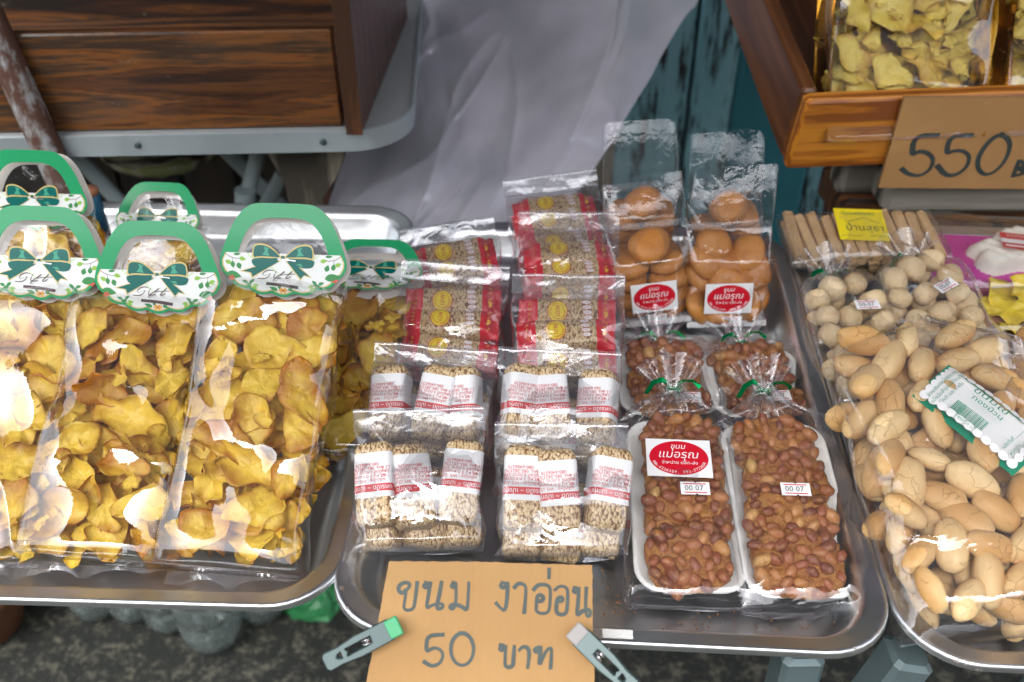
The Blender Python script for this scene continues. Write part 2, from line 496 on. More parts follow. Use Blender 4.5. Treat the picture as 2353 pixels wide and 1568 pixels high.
def m_wood(name, stops, sc_=1.0, axis=0, rough=.4, knots=None, spots=None, coat=.0, ring=12.0, bumpv=.25):
    t = NT(name)
    st = [9 * sc_, 9 * sc_, 9 * sc_]; st[axis] = .8 * sc_
    c = t.coord(scale=tuple(st))
    n1 = t.noise(c, 1.6, 5, .6, 1.2)
    wv = t.n('TexWave', {'wave_type': 'BANDS', 'bands_direction': 'Y' if axis != 1 else 'X'}, Vector=c, Scale=ring / 12.0, Distortion=9.0, Detail=3.0, Detail_Scale=1.2).outputs[1]
    fine = t.noise(t.coord(scale=tuple(x * 6 for x in st)), 4, 4, .7)
    f = t.mix(.45, n1, wv); f = t.mix(.22, f, fine)
    f = t.n('MapRange', None, Value=f, From_Min=.28, From_Max=.72).outputs[0]
    col = t.ramp(f, stops)
    if knots:
        vk = t.n('TexVoronoi', {'feature': 'F1'}, Vector=t.coord(scale=(7, 11, 11) if axis == 0 else (11, 11, 7)), Scale=1.0).outputs['Distance']
        kn = t.ramp(vk, [(.035, 1.0), (.06, .35), (.12, 0.0)])
        col = t.mix(t.n('Math', {'operation': 'MULTIPLY'}, i0=kn, i1=.7).outputs[0], col, knots)
    if spots:
        sp = t.ramp(t.noise(t.coord(scale=(14, 30, 30) if axis == 0 else (30, 30, 14)), 2.2, 4, .6), [(.70, 0.0), (.74, 1.0)])
        col = t.mix(t.n('Math', {'operation': 'MULTIPLY'}, i0=sp, i1=.75).outputs[0], col, spots)
    nrm = t.bump(fine, bumpv, .0015, t.bump(wv, bumpv * .6, .002))
    return t.out(t.bsdf(Base_Color=col, Roughness=rough, Normal=nrm, Coat_Weight=coat, Coat_Roughness=.2))
M['wood_dark'] = m_wood('varnished_dark_board', [(.08, (.010, .006, .004)), (.30, (.05, .018, .007)), (.46, (.12, .043, .012)), (.60, (.06, .024, .009)), (.72, (.21, .073, .015)), (.82, (.15, .06, .018)), (.95, (.05, .026, .013))], coat=.2, sc_=1.7, spots=(.25, .25, .2), knots=(.30, .22, .12))
M['wood_red'] = m_wood('red_brown_board', [(.2, (.045, .012, .006)), (.6, (.12, .032, .014)), (.9, (.07, .02, .01))], coat=.3)
M['wood_orange'] = m_wood('orange_pine', [(.2, (.24, .065, .007)), (.5, (.50, .17, .014)), (.62, (.34, .10, .009)), (.85, (.58, .22, .022))], ring=40, coat=.12, rough=.45, bumpv=.15)
M['wood_trim'] = m_wood('worn_orange_edge', [(.2, (.05, .02, .008)), (.5, (.20, .075, .025)), (.8, (.30, .15, .06))], axis=2)
M['wood_side'] = m_wood('brown_varnished_side', [(.2, (.09, .030, .010)), (.6, (.18, .065, .02)), (.9, (.12, .04, .012))], axis=1, coat=.3)
M['wood_grey'] = m_wood('grey_weathered_timber', [(.15, (.035, .03, .024)), (.5, (.15, .13, .105)), (.8, (.26, .235, .195))], rough=.85, bumpv=.8)
M['wood_bark'] = m_wood('mossy_grey_slab', [(.15, (.07, .06, .045)), (.45, (.30, .26, .20)), (.65, (.46, .41, .32)), (.85, (.28, .32, .12))], axis=2, rough=.85, bumpv=.9, sc_=.8)
M['bark'] = paint('red_brown_bark', (.12, .05, .028), .9, var=.5, bump=.6, vs_=60)

def m_blue():
    t = NT('flaking_blue_paint')
    c = t.coord(scale=(9, 9, 1.6)); c2 = t.coord(scale=(30, 30, 3))
    n1 = t.noise(c, 3.2, 7, .7); n2 = t.noise(c2, 3, 5, .7)
    k = t.mix(.45, n1, n2)
    f = t.ramp(k, [(.44, 0.0), (.50, 1.0)])
    blue = t.mix(t.noise(c, 1.5, 3), (.13, .36, .42), (.32, .56, .60))
    col = t.mix(f, (.018, .016, .013), blue)
    nrm = t.bump(f, .5, .002, t.bump(n2, .5, .002))
    return t.out(t.bsdf(Base_Color=col, Roughness=.75, Normal=nrm))
M['blue'] = m_blue()
M['blue_plain'] = paint('dark_teal_paint', (.035, .20, .25), .6, var=.25, bump=.2, vs_=12)
M['dark_plank'] = m_wood('dark_brown_plank', [(.2, (.006, .006, .005)), (.6, (.018, .014, .010)), (.9, (.035, .024, .016))], axis=2, rough=.9)  # near-black brown boards left of the blue planks

def m_ground():
    t = NT('speckled_dark_asphalt'); c = t.n('TexCoord').outputs['Object']
    n1 = t.noise(c, 6, 4); n2 = t.noise(c, 95, 6, .75); n3 = t.noise(c, 30, 4, .7)
    k = t.mix(.5, n2, n3)
    sp = t.ramp(k, [(.50, 0.0), (.60, 1.0)])
    col = t.mix(sp, t.mix(n1, (.006, .008, .007), (.014, .016, .013)), (.10, .095, .07))
    return t.out(t.bsdf(Base_Color=col, Roughness=.85, Normal=t.bump(k, .8, .01)))
M['ground'] = m_ground()

def m_card(name, a, b, lines=0.0):
    t = NT(name); c = t.coord(rnd=False)
    n1 = t.noise(c, 14, 4); n2 = t.noise(t.coord(scale=(1, .25, 1)), 700, 3, .6)
    wv = t.n('TexWave', {'bands_direction': 'X'}, Vector=c, Scale=45.0, Distortion=1.5, Detail=1.0).outputs[1]
    col = t.mix(n1, a, b)
    stn = t.ramp(t.noise(c, 9, 3, .5, 1.0), [(.52, 0.0), (.8, .55)])
    col = t.mix(stn, col, tuple(min(1, x * 1.35) for x in b))
    col = t.mix(t.n('Math', {'operation': 'MULTIPLY'}, i0=n2, i1=.18).outputs[0], col, tuple(x * .55 for x in a))
    hh = t.mix(.75, wv, n2)
    return t.out(t.bsdf(Base_Color=col, Roughness=.8, Normal=t.bump(hh, .15 + lines, .0012), Specular_IOR_Level=.25))
M['card'] = m_card('brown_cardboard', (.37, .205, .08), (.46, .28, .12), .15)
M['card2'] = m_card('brown_cardboard_smooth', (.46, .25, .095), (.53, .31, .125))
M['card_edge'] = paint('cardboard_edge', (.30, .16, .06), .9)
M['ink'] = paint('marker_ink', (.035, .055, .05), .55, var=.5, vs_=60)
M['white'] = paint('white_paper', (.80, .80, .80), .5)
M['label_white'] = paint('label_paper', (.70, .70, .71), .45)
M['foam'] = paint('white_foam', (.80, .80, .78), .5, bump=.15, vs_=60)
M['cream'] = paint('cream_board', (.74, .70, .64), .55)
M['red'] = paint('red_ink', (.58, .006, .022), .4)
M['label_red'] = paint('label_red', (.52, .045, .05), .45)
M['wrap_red'] = paint('glossy_red_wrapper', (.64, .008, .022), .2, var=.15, bump=.9, coat=.5, vs_=30)
M['yellow'] = paint('yellow_print', (.82, .62, .03), .4)
M['orange_print'] = paint('orange_print', (.78, .36, .03), .4)
M['ycard'] = paint('yellow_card', (.85, .70, .02), .45)
M['green_gloss'] = paint('glossy_green_board', (.022, .33, .13), .2, spec=.35, coat=.28)
M['teal'] = paint('teal_print', (.003, .13, .11), .2, coat=.2)
M['teal_hi'] = paint('light_teal_print', (.06, .36, .24), .2, coat=.2)
M['print_white'] = paint('glossy_white_board', (.80, .82, .80), .2, spec=.35, coat=.28)
M['gold_ink'] = paint('gold_print', (.62, .50, .19), .3)
M['leaf'] = paint('green_leaf_print', (.03, .24, .06), .3)
M['leaf2'] = paint('lime_leaf_print', (.26, .50, .06), .3)
M['leaf3'] = paint('pale_leaf_print', (.62, .74, .48), .3)
M['flower'] = paint('red_flower_print', (.70, .09, .05), .3)
M['plum'] = paint('plum_print', (.07, .03, .04), .4)
M['green_label'] = paint('green_label_print', (.0, .25, .13), .35)
M['foil'] = paint('green_foil_tie', (.0, .36, .10), .22, .85)
M['magenta'] = paint('magenta_tray', (.56, .02, .33), .35)
M['gold_foil'] = paint('gold_foil', (.80, .52, .13), .18, 1.0, var=.15, bump=.3, vs_=50)
M['grey_metal'] = paint('grey_painted_metal', (.30, .36, .37), .38, var=.08, bump=.05, vs_=20)
M['alu'] = paint('dull_aluminium_edge', (.44, .50, .52), .45, .55, var=.1, vs_=25)
M['table_top'] = paint('grey_table_top', (.34, .36, .36), .5, var=.15)
M['stand'] = paint('grey_green_steel', (.13, .18, .19), .45, .3, var=.25, bump=.1, vs_=30)
M['bottle'] = film('cloudy_grey_bottle', haze=.42, tint=(.75, .82, .80), bs=.3, hazecol=(.20, .24, .23))
M['clay'] = paint('terracotta', (.36, .15, .07), .75, var=.2)
M['black'] = paint('dark_gap', (.01, .01, .01), .9)
def m_added_awning():  # dim lilac cloth of the unseen roof added to shape the light
    t = NT('added_awning_cloth'); c = t.coord()
    col = t.mix(t.noise(c, 3, 4), (.19, .17, .25), (.27, .24, .35))
    d = t.n('BsdfDiffuse', None, Color=col); tl = t.n('BsdfTranslucent', None, Color=col)
    return t.out(t.n('MixShader', None, Fac=.07, i1=d.outputs[0], i2=tl.outputs[0]))
M['added_awning'] = m_added_awning()
M['plaster'] = paint('opposite_plaster', (.34, .33, .30), .8, var=.2, vs_=3)

def m_rust():
    t = NT('rusted_pipe'); c = t.coord(scale=(1, 1, .45))
    n = t.noise(c, 60, 6, .7)
    n2 = t.noise(c, 22, 3)
    f = t.ramp(t.mix(.5, n, n2), [(.50, 0.0), (.60, 1.0)])
    col = t.mix(f, t.mix(n, (.05, .022, .015), (.14, .06, .035)), (.34, .36, .36))
    return t.out(t.bsdf(Base_Color=col, Roughness=t.mix(f, (.8, .8, .8), (.35, .35, .35)), Normal=t.bump(n, .5, .001)))
M['rust'] = m_rust()

# ---------------------------------------------------------------- setting
def plane_sheet(name, x0, x1, y0, y1, z, mat, kind='structure'):
    o = put(name, me_new(name, [(x0, y0, z), (x1, y0, z), (x1, y1, z), (x0, y1, z)], [(0, 1, 2, 3)], mat))
    o['kind'] = kind; return o
plane_sheet('ground', -40, 40, -40, 40, 0.0, M['ground'])

# the lane: unseen tarpaulin added to shape shade and reflections, open sky behind the customer, the shops across
b = MB(); nx, ny = 64, 10
vv = []
for j in range(ny + 1):
    for i in range(nx + 1):
        x = -3.2 + 6.4 * i / nx
        y0_ = 1.05 if x < -1.0 else (-.36 if x < .25 else -.10) + .03 * x      # edge cut so sky reflects in the left bags and lights the drawer
        y = y0_ + (3.3 - y0_) * j / ny
        vv.append((x, y, 2.25 + .10 * j / ny + .05 * math.sin(x * 3) * math.sin(j * 1.1)))
b.add(vv, [(j * (nx + 1) + i, j * (nx + 1) + i + 1, (j + 1) * (nx + 1) + i + 1, (j + 1) * (nx + 1) + i) for j in range(ny) for i in range(nx)])
aw = put('added_awning_roof', b.mesh('added_awning_roof', M['added_awning'])); aw['kind'] = 'structure'
b = MB(); b.box((0, -3.4, 1.6), (12, .2, 3.2)); b.box((0, -3.25, .5), (12, .1, .9)); b.box((0, -3.1, 2.5), (12, .5, .06))
op = put('opposite_wall', b.mesh('opposite_wall', M['plaster'], False)); op['kind'] = 'structure'

# plank wall at the back of the stall
WY = 1.80
wall = bpy.data.objects.new('plank_wall', None); COL.objects.link(wall); wall['kind'] = 'structure'
wall.matrix_basis = Matrix.Translation((0, WY, 0))
x = -2.2; i = 0
while x < 2.4:
    wd = R.uniform(.105, .15)
    b = MB(); dz = R.uniform(-.008, .008)
    b.box((wd / 2, .012 + dz, 1.2), (wd - .006, .022, 2.4), bev=.003)
    blue = x > .12
    put('plank', b.mesh('plank', M['blue'] if blue and R.random() < .93 else (M['blue_plain'] if blue else M['dark_plank']), False), wall, Matrix.Translation((x, 0, 0)))
    x += wd; i += 1
b = MB(); b.box((0, .05, 1.2), (5.0, .02, 2.4)); put('backing', b.mesh('backing', M['black'], False), wall)
# dark post between the sheet and the blue planks, and the plain teal boards under the drawer
def post(name, label, cat, base, top, wd, dp, mat, group=None):
    base, top = Vector(base), Vector(top)
    z = (top - base); L = z.length; z.normalize(); y = Vector((0, 1, 0)); xx = y.cross(z).normalized(); y = z.cross(xx)
    Mx = Matrix((xx, y, z)).transposed().to_4x4(); Mx.translation = base
    b = MB(); b.box((0, 0, L / 2), (wd, dp, L), bev=.006)
    o = put(name, b.mesh(name, mat, False), None, Mx); return tag(o, label, cat, group)
pb = GY(1368, 520, 1.50)
post('wooden_post', 'dark wooden post between the plastic sheet and the blue planks', 'post', (pb.x, 1.50, 0), (pb.x, 1.50, 2.2), .045, .05, M['wood_grey'])
pb = GY(1905, 470, 1.45)
post('teal_post', 'plain dark teal board standing under the orange drawer box', 'board', (pb.x - .10, 1.52, 0), (pb.x - .10, 1.52, .98), .14, .03, M['blue_plain'])

# ---------------------------------------------------------------- stainless trays
def rrect(w_, l_, r, n=8):
    P = []
    for cx, cy2, a0 in ((w_/2 - r, l_/2 - r, 0), (-w_/2 + r, l_/2 - r, 90), (-w_/2 + r, -l_/2 + r, 180), (w_/2 - r, -l_/2 + r, 270)):
        for k in range(n + 1):
            a = rad(a0 + 90 * k / n); P.append((cx + r * math.cos(a), cy2 + r * math.sin(a)))
    return P
RIM = .78
def tray(FL, FR, BL, label, shift=(0, 0)):
    FL, FR, BL = (G(*q, RIM) for q in (FL, FR, BL))
    W_ = (FR - FL).length; L_ = (BL - FL).length
    xd = (FR - FL).normalized(); n = Vector((0, 0, 1)); yd = n.cross(xd)
    c = FL + xd * W_ / 2 + yd * L_ / 2
    Mx = Matrix((xd, yd, n)).transposed().to_4x4(); Mx.translation = c
    t = thing('steel_tray', label, 'tray', Mx, 'steel trays on the stall')
    prof = [(-.0005, -.005), (.000, -.0035), (.0, -.001), (.0012, .0005), (.003, .0007), (.0045, -.0003), (.013, -.0012), (.016, -.003), (.019, -.008), (.026, -.028), (.030, -.032), (.036, -.0335), (.062, -.0335), (.066, -.0355), (.09, -.0355)]
    rings = []
    for ins, z in prof:
        r = max(.012, .055 - ins * .55)
        rings.append([(x_, y_, z) for x_, y_ in rrect(W_ - 2 * ins, L_ - 2 * ins, r, 9)])
    v, f = loft(rings, True, False, True)
    put('pan', me_new('pan', v, f, M['steel']), t)
    return t, Mx, W_, L_
TR = {}
TR['mid'] = tray((737, 1447), (2080, 1512), (975, 505), 'steel tray in the middle holding sesame bars, cookies and peanut brittle')
FLm = G(737, 1447, RIM)
TR['left'] = tray((-620, 1362), (770, 1400), (0 + -160, 470), 'steel tray at the left end under the bags of yellow chips')
TR['right'] = tray((2090, 1525), (3480, 1590), (1793, 508), 'steel tray at the right end with puffs and egg cookies')
Mt = TR['mid'][1]
f_ = Flat([M['foam']]); f_.rect(0, 0, .022, .0085, 0, M['foam'])
loc = Mt.inverted() @ G(1420, 1470, RIM)
put('tape_patch', f_.mesh('tape_patch'), TR['mid'][0], Matrix.Translation((loc.x, -TR['mid'][3] / 2 + .0088, -.0004)) @ Matrix.Rotation(rad(-6), 4, 'X'))

# stand carrying the trays: rails under the rims and legs
ZR = RIM - .041
st = thing('tray_stand', 'grey steel stand with square legs carrying the three trays', 'stand', Matrix.Translation((.1, .7, 0)))
def bar(name, a, b2, wd, mat, parent, off=(.1, .7, 0)):
    a, b2 = Vector(a) - Vector(off), Vector(b2) - Vector(off)
    z = b2 - a; L = z.length; z.normalize(); ref = Vector((0, 0, 1)) if abs(z.z) < .7 else Vector((0, 1, 0))
    xx = ref.cross(z).normalized(); yy = z.cross(xx)
    Mx = Matrix((xx, yy, z)).transposed().to_4x4(); Mx.translation = a
    bb = MB(); bb.box((0, 0, L / 2), (wd, wd, L), bev=wd * .12)
    return put(name, bb.mesh(name, mat, False), parent, Mx)
for xx in (.235, .318): bar('rail', (xx, .50, ZR - .014), (xx + .028, .92, ZR - .0142), .024, M['stand'], st)
for yy in (.64, .92): bar('rail', (-.97, yy + .025, ZR - .014), (.86, yy - .055, ZR - .014), .026, M['stand'], st)
for top, base in (((-.95, .66), (-.95, .66)), ((.232, .474), (.252, .476)), ((.318, .468), (.150, .445)), ((.80, .60), (.80, .60)), ((-.95, .93), (-.95, .93)), ((.80, .86), (.80, .86))):
    bar('leg', (*base, 0), (*top, ZR - .028), .034, M['stand'], st)

# ---------------------------------------------------------------- wooden box on the folding table, upper left
ZT = .862
P0, P1 = G(-30, 307, ZT), G(822, 291, ZT)
xd = (P1 - P0).normalized(); yd = Vector((0, 0, 1)).cross(xd)
BW = (P1 - P0).length
nrm_ = -yd
htop = hit(400, 75, P0, nrm_).z - ZT
Mb = Matrix((xd, yd, Vector((0, 0, 1)))).transposed().to_4x4(); Mb.translation = P1
bx = thing('wooden_box', 'long dark varnished wooden box standing on the grey folding table', 'box', Mb)
BL_ = BW + .35; BD = .34; T_ = .017
def wpart(name, c, s, mat, parent=bx, bev=.002, M2=None):
    bb = MB(); bb.box((0, 0, 0), s, bev=bev)
    Mx = Matrix.Translation(c)
    if M2 is not None: Mx = Mx @ M2
    return put(name, bb.mesh(name, mat, False), parent, Mx)
hs_ = htop
wpart('front_board', (-BL_ / 2 - T_ - .001, T_ / 2, hs_ * .5), (BL_, T_, hs_), M['wood_dark'])
RE = Matrix.Rotation(rad(-6), 4, 'Z') @ Matrix.Translation((0, BD / 2, 0))
wpart('end_board', (0, -.006, hs_ * .5 + .060), (T_, BD + .03, hs_ + .12), M['wood_red'], M2=RE)
wpart('edge_trim', (-.0016, -.023, hs_ * .5 + .059), (T_ * 1.15, .003, hs_ + .116), M['wood_trim'], M2=Matrix.Rotation(rad(-6), 4, 'Z'))
wpart('back_board', (-BL_ / 2 - T_ - .001, BD - T_, .10), (BL_, T_, .19), M['wood_dark'])
wpart('floor_board', (-BL_ / 2 - T_ - .001, BD / 2, .012), (BL_, BD - 2 * T_ - .004, .012), M['wood_dark'])
tb_M = Mb.copy(); tb_M.translation = G(945, 302, ZT)
TW, TD, CR = 1.5, .60, .075
tb = thing('folding_table', 'grey folding table with rounded aluminium edge under the wooden box', 'table', tb_M)
def slab(ins, z0, z1, mats):
    P = rrect(TW - 2 * ins, TD - 2 * ins, CR - ins, 8)
    P = [(x_ - TW / 2, y_ + TD / 2) for x_, y_ in P]
    v, f = loft([[(x_, y_, z0) for x_, y_ in P], [(x_, y_, z1) for x_, y_ in P]])
    return v, f
v, f = slab(.003, -.022, -.001, 0); me = me_new('table_top', v, f, M['table_top'], smooth=False); put('table_top', me, tb)
P = rrect(TW, TD, CR, 10); P = [(x_ - TW / 2, y_ + TD / 2) for x_, y_ in P]
Pi = [(x_ - TW / 2, y_ + TD / 2) for x_, y_ in rrect(TW - .005, TD - .005, CR - .0025, 10)]
v, f = loft([[(x_, y_, -.024) for x_, y_ in Pi], [(x_, y_, -.025) for x_, y_ in P], [(x_, y_, .001) for x_, y_ in P], [(x_, y_, .002) for x_, y_ in Pi]], True, False, False)
put('edge_strip', sharpen(me_new('edge_strip', v, f, M['alu']), 40), tb)
for sx in (745, 320, -60):
    q = tb_M.inverted() @ hit(sx, 318, G(400, 325, ZT - .012), nrm_)
    bb = MB(); bb.tube([(0, .001, 0), (0, -.001, 0), (0, -.0018, 0)], [.0042, .0042, .002], 10)
    put('screw', bb.mesh('screw', M['clip_steel']), tb, Matrix.Translation((q.x, -.0005, -.0115)))
def tubes(name, segs, r, mat, parent, Minv):
    for pts in segs:
        bb = MB(); bb.tube([Minv @ Vector(q) for q in pts], r, 12)
        put(name, bb.mesh(name, mat, True, 50), parent)
Ti = tb_M.inverted()
tubes('leg', [[GY(505, 332, 1.32), GY(690, 520, 1.32)], [GY(598, 335, 1.22), GY(553, 505, 1.22)], [GY(650, 400, 1.26), GY(590, 510, 1.26)], [GY(150, 330, 1.20), GY(345, 540, 1.20)]], .011, M['grey_metal'], tb, Ti)
q0 = GY(560, 455, 1.205); bb = MB(); bb.tube([Ti @ (q0 + Vector((.004, 0, .012))), Ti @ (q0 + Vector((-.006, 0, -.05)))], .0145, 12)
put('leg_sleeve', bb.mesh('leg_sleeve', M['grey_metal'], True, 50), tb)

# rusty pipe in front of the box
bb = MB(); a, c = GY(-70, -60, 1.075), GY(122, 372, 1.045)
dd = (c - a); e = c + dd.normalized() * .7
o = put('rusty_pipe', MB().mesh('x', M['rust']))
bpy.data.objects.remove(o)
bb.tube([Vector((0, 0, 0)), e - a], .0175, 20)
tag(put('rusty_pipe', bb.mesh('rusty_pipe', M['rust'], True, 50), None, Matrix.Translation(a)), 'leaning rusty pipe with peeling grey paint before the wooden box', 'pipe')

# live-edge slab hanging below the table corner
def slab_poly(name, pix, y, th, mats, label, cat, lean=0):
    P = [GY(px, py, y + lean * (py - 330)) for px, py in pix]
    c = sum(P, Vector()) / len(P)
    n = len(P)
    fr = [(p - c) for p in P]; bk = [(p - c) + Vector((0, th, 0)) for p in P]
    fr2 = [q * .96 + Vector((0, -.006, 0)) for q in fr]
    v = fr2 + fr + bk
    f = [tuple(range(n))[::-1]]
    fm = [0]
    for k in range(n):
        f.append((k, (k + 1) % n, n + (k + 1) % n, n + k)); fm.append(1)
        f.append((n + k, n + (k + 1) % n, 2 * n + (k + 1) % n, 2 * n + k)); fm.append(1)
    f.append(tuple(range(2 * n, 3 * n))); fm.append(0)
    o = put(name, me_new(name, v, f, mats, fm, False), None, Matrix.Translation(c))
    return tag(o, label, cat)
slab_poly('wood_slab', [(596, 318), (625, 365), (655, 420), (668, 480), (690, 512), (740, 512), (752, 478), (742, 455), (775, 405), (800, 340), (812, 312)], 1.17, .05, [M['wood_bark'], M['bark']],
          'weathered grey wood slab with bark edges under the table corner', 'wood slab')
# woven basket bottom glimpsed under the table
bb = MB(); rings = []
for k in range(9):
    a = rad(10 * k); r = .085 * math.cos(a * .95) + .004; rings.append([(r * math.cos(2 * math.pi * i / 28), r * math.sin(2 * math.pi * i / 28) * .8, -.035 * math.sin(a) + .002 * (i % 2)) for i in range(28)])
v, f = loft(rings)
tag(put('basket', me_new('basket', v, f, M['wood_bark']), None, Matrix.Translation(GY(365, 338, 1.38))), 'round mossy basket bottom hanging below the folding table', 'basket')
# small blue tin behind the chips
bb = MB(); bb.tube([(0, 0, 0), (0, 0, .098), (0, 0, .100)], [.022, .022, .019], 20); bb2 = MB(); bb2.tube([(0, 0, .0975), (0, 0, .106)], [.0225, .0225], 20)
ca = thing('blue_tin', 'small blue tin with brown lid behind the chip bags', 'tin', Matrix.Translation(G(236, 548, .765)) @ Matrix.Diagonal((.5, .5, .62, 1)))
put('can', bb.mesh('can', paint('blue_tin', (.01, .12, .22), .35)), ca); put('lid', bb2.mesh('lid', M['clay']), ca)

# big plastic sheet
NU, NV = 130, 130
CREASE = [((985, 130), (1048, 285), 7, .012), ((962, 150), (972, 225), 8, .010), ((972, 225), (955, 262), 8, .010), ((1180, 95), (1240, 190), 8, .013), ((1240, 190), (1302, 285), 7, .012), ((1302, 285), (1362, 308), 7, .011), ((950, 395), (1005, 505), 8, .010), ((1058, 500), (1095, 395), 10, .008), ((1120, 350), (1160, 330), 14, .008), ((1350, 120), (1440, 30), 12, .006), ((900, 470), (860, 420), 10, .006)]
def seg_d(p, a, b2):
    ax, ay = b2[0] - a[0], b2[1] - a[1]; t = max(0, min(1, ((p[0] - a[0]) * ax + (p[1] - a[1]) * ay) / (ax * ax + ay * ay)))
    return math.hypot(p[0] - a[0] - t * ax, p[1] - a[1] - t * ay)
def lerp_tab(tab, t):
    for (a, va), (b2, vb) in zip(tab, tab[1:]):
        if t <= b2: return va + (vb - va) * max(0, (t - a) / (b2 - a))
    return tab[-1][1]
Lt = [(-160, 925), (0, 930), (60, 935), (150, 890), (250, 850), (380, 785), (470, 752), (560, 715)]
Rt = [(-160, 1730), (0, 1602), (180, 1500), (300, 1412), (400, 1328), (470, 1240), (560, 1130)]
v = []
for j in range(NV + 1):
    py = -160 + 720 * j / NV
    for i in range(NU + 1):
        u = i / NU
        px = lerp_tab(Lt, py) * (1 - u) + lerp_tab(Rt, py) * u
        yb = 1.62 - .46 * max(0, (py + 160)) / 720 - .10 * u
        p = GY(px, py, yb)
        d1 = u * 1.1 - j / NV * .55; d2 = u * .8 + j / NV * .5
        tri = lambda q, p: abs((q * p) % 1 - .5) * 2
        jj = j * 46 / NV
        sm = lambda q, p: .5 - .5 * math.cos(2 * math.pi * q * p)
        fold = -.050 * sm(d1 + .02 * math.sin(jj * .3), 1.7) + .020 * sm(d2 + .1, 2.1) * (j / NV) + .010 * tri(d1 - .1, 3.3) * (1 - abs(u - .5)) + .010 * noise.noise(Vector((u * 4, j * .03, 3)))
        cre = sum(-.40 * h * math.exp(-(seg_d((px, py), a, b2) / (wd * 1.5)) ** 2) for a, b2, wd, h in CREASE)
        cre += .016 * (1 - abs(noise.noise(Vector((d1 * 3.2 + 3, d2 * 1.3, 2))))) ** 9 + .012 * (1 - abs(noise.noise(Vector((d1 * 1.6, d2 * 3.4 + 8, 6))))) ** 9
        xf = lerp_tab([(-160, 1010), (0, 1045), (300, 1100), (470, 1168), (560, 1190)], py)
        q = (px - xf) / 26.0
        cre += .030 / (1 + math.exp(-max(-30, min(30, q)))) - .020 * max(0, 1 - abs(q + 2.2) / 2.5)
        v.append(p + Vector((0, -fold - cre, .004 * noise.noise(Vector((u * 9, j * .07, 7))))))
f = [(j * (NU + 1) + i, j * (NU + 1) + i + 1, (j + 1) * (NU + 1) + i + 1, (j + 1) * (NU + 1) + i) for j in range(NV) for i in range(NU)]
c = v[NU // 2]
v = [q - c for q in v]
tag(put('plastic_sheet', me_new('plastic_sheet', v, f, M['sheet']), None, Matrix.Translation(c)), 'large milky plastic sheet hanging in folds behind the trays', 'plastic sheet')

# ---------------------------------------------------------------- orange drawer box, upper right
A = GY(1803, 392, 1.0)
t_ = rad(14)
Md = Matrix.Translation(A) @ Matrix.Rotation(rad(5), 4, 'Z') @ Matrix.Rotation(t_, 4, 'X')
dr = thing('drawer_box', 'orange pine drawer box tilted forward with bags of chips inside', 'box', Md)
Hh = .097; DW, DD = .62, .36
wpart('front_board', (DW / 2 + .001, .009, Hh / 2), (DW, .018, Hh), M['wood_orange'], dr, .0035)
wpart('side_board', (.009, DD / 2 + .019, Hh / 2 + .001), (.018, DD, Hh - .002), M['wood_side'], dr, .003)
wpart('side_board', (DW - .009, DD / 2 + .019, Hh / 2 + .001), (.018, DD, Hh - .002), M['wood_side'], dr, .003)
wpart('back_board', (DW / 2, DD + .028, Hh / 2 + .05), (DW - .002, .016, Hh + .1), M['wood_side'], dr, .003)
wpart('floor_board', (DW / 2, DD / 2 + .018, .010), (DW - .038, DD - .002, .010), M['wood_side'], dr, .001)
# timber the drawer rests on
q = GY(2010, 503, 1.04)
tm = thing('timber_beam', 'grey weathered beam ends stacked below the orange drawer box', 'beam', Matrix.Translation((q.x, 1.04, q.z)))
wpart('beam', (.36, .06, .022), (.70, .10, .046), M['wood_grey'], tm, .008)
wpart('beam', (.34, .09, -.028), (.74, .10, .046), M['wood_dark'], tm, .006, Matrix.Rotation(rad(1.2), 4, 'Y'))
post('wooden_prop', 'dark leaning timber prop below the orange drawer box', 'post', (q.x + .02, 1.20, 0), (q.x - .005, 1.12, q.z + .045), .05, .05, M['wood_grey'])

# things under the stall
def bottle(loc, rx, rz, s=1.0):
    prof = [(0, .0), (.012, .001), (.024, .004), (.031, .012), (.0335, .025), (.0335, .05), (.032, .053), (.0335, .056), (.0335, .085), (.032, .088), (.0335, .091), (.0335, .13), (.028, .16), (.014, .185), (.0125, .2)]
    v, f = loft([[(r * math.cos(2 * math.pi * k / 20), r * math.sin(2 * math.pi * k / 20), z) for k in range(20)] for r, z in prof])
    return v, f
bv, bf = bottle(0, 0, 0)
bme = me_new('bottle', bv, bf, M['bottle'])
cap = MB(); cap.tube([(0, 0, .199), (0, 0, .216)], .0145, 14); cme = cap.mesh('cap', M['leaf'])
lb = ['grey bottle bottom with a red ring at the left of the row under the tray', 'pale grey bottle second in the row under the left tray', 'grey bottle with green tint third in the row under the left tray', 'largest grey bottle standing farthest forward under the left tray', 'pale bottle nearest the middle tray in the row under the left tray']
for (px, py, s), l in zip([(215, 1432, 1.25), (300, 1440, 1.15), (385, 1462, 1.2), (485, 1500, 1.5), (597, 1438, 1.3)], lb):
    o = thing('plastic_bottle', l, 'bottle', Matrix.Translation(G(px, py, .0) + Vector((0, .03, 0))) @ Matrix.Diagonal((s, s, s, 1)), 'bottles under the left tray')
    put('bottle', bme, o); put('cap', cme, o)
    if 'red ring' in l:
        rg = MB(); rg.tube([(.0345 * math.cos(k * .3142), .0345 * math.sin(k * .3142), .085) for k in range(21)], .0025, 6, cap=False); put('ring', rg.mesh('ring', M['red']), o)
g0 = G(716, 1352, .03)
rings = []
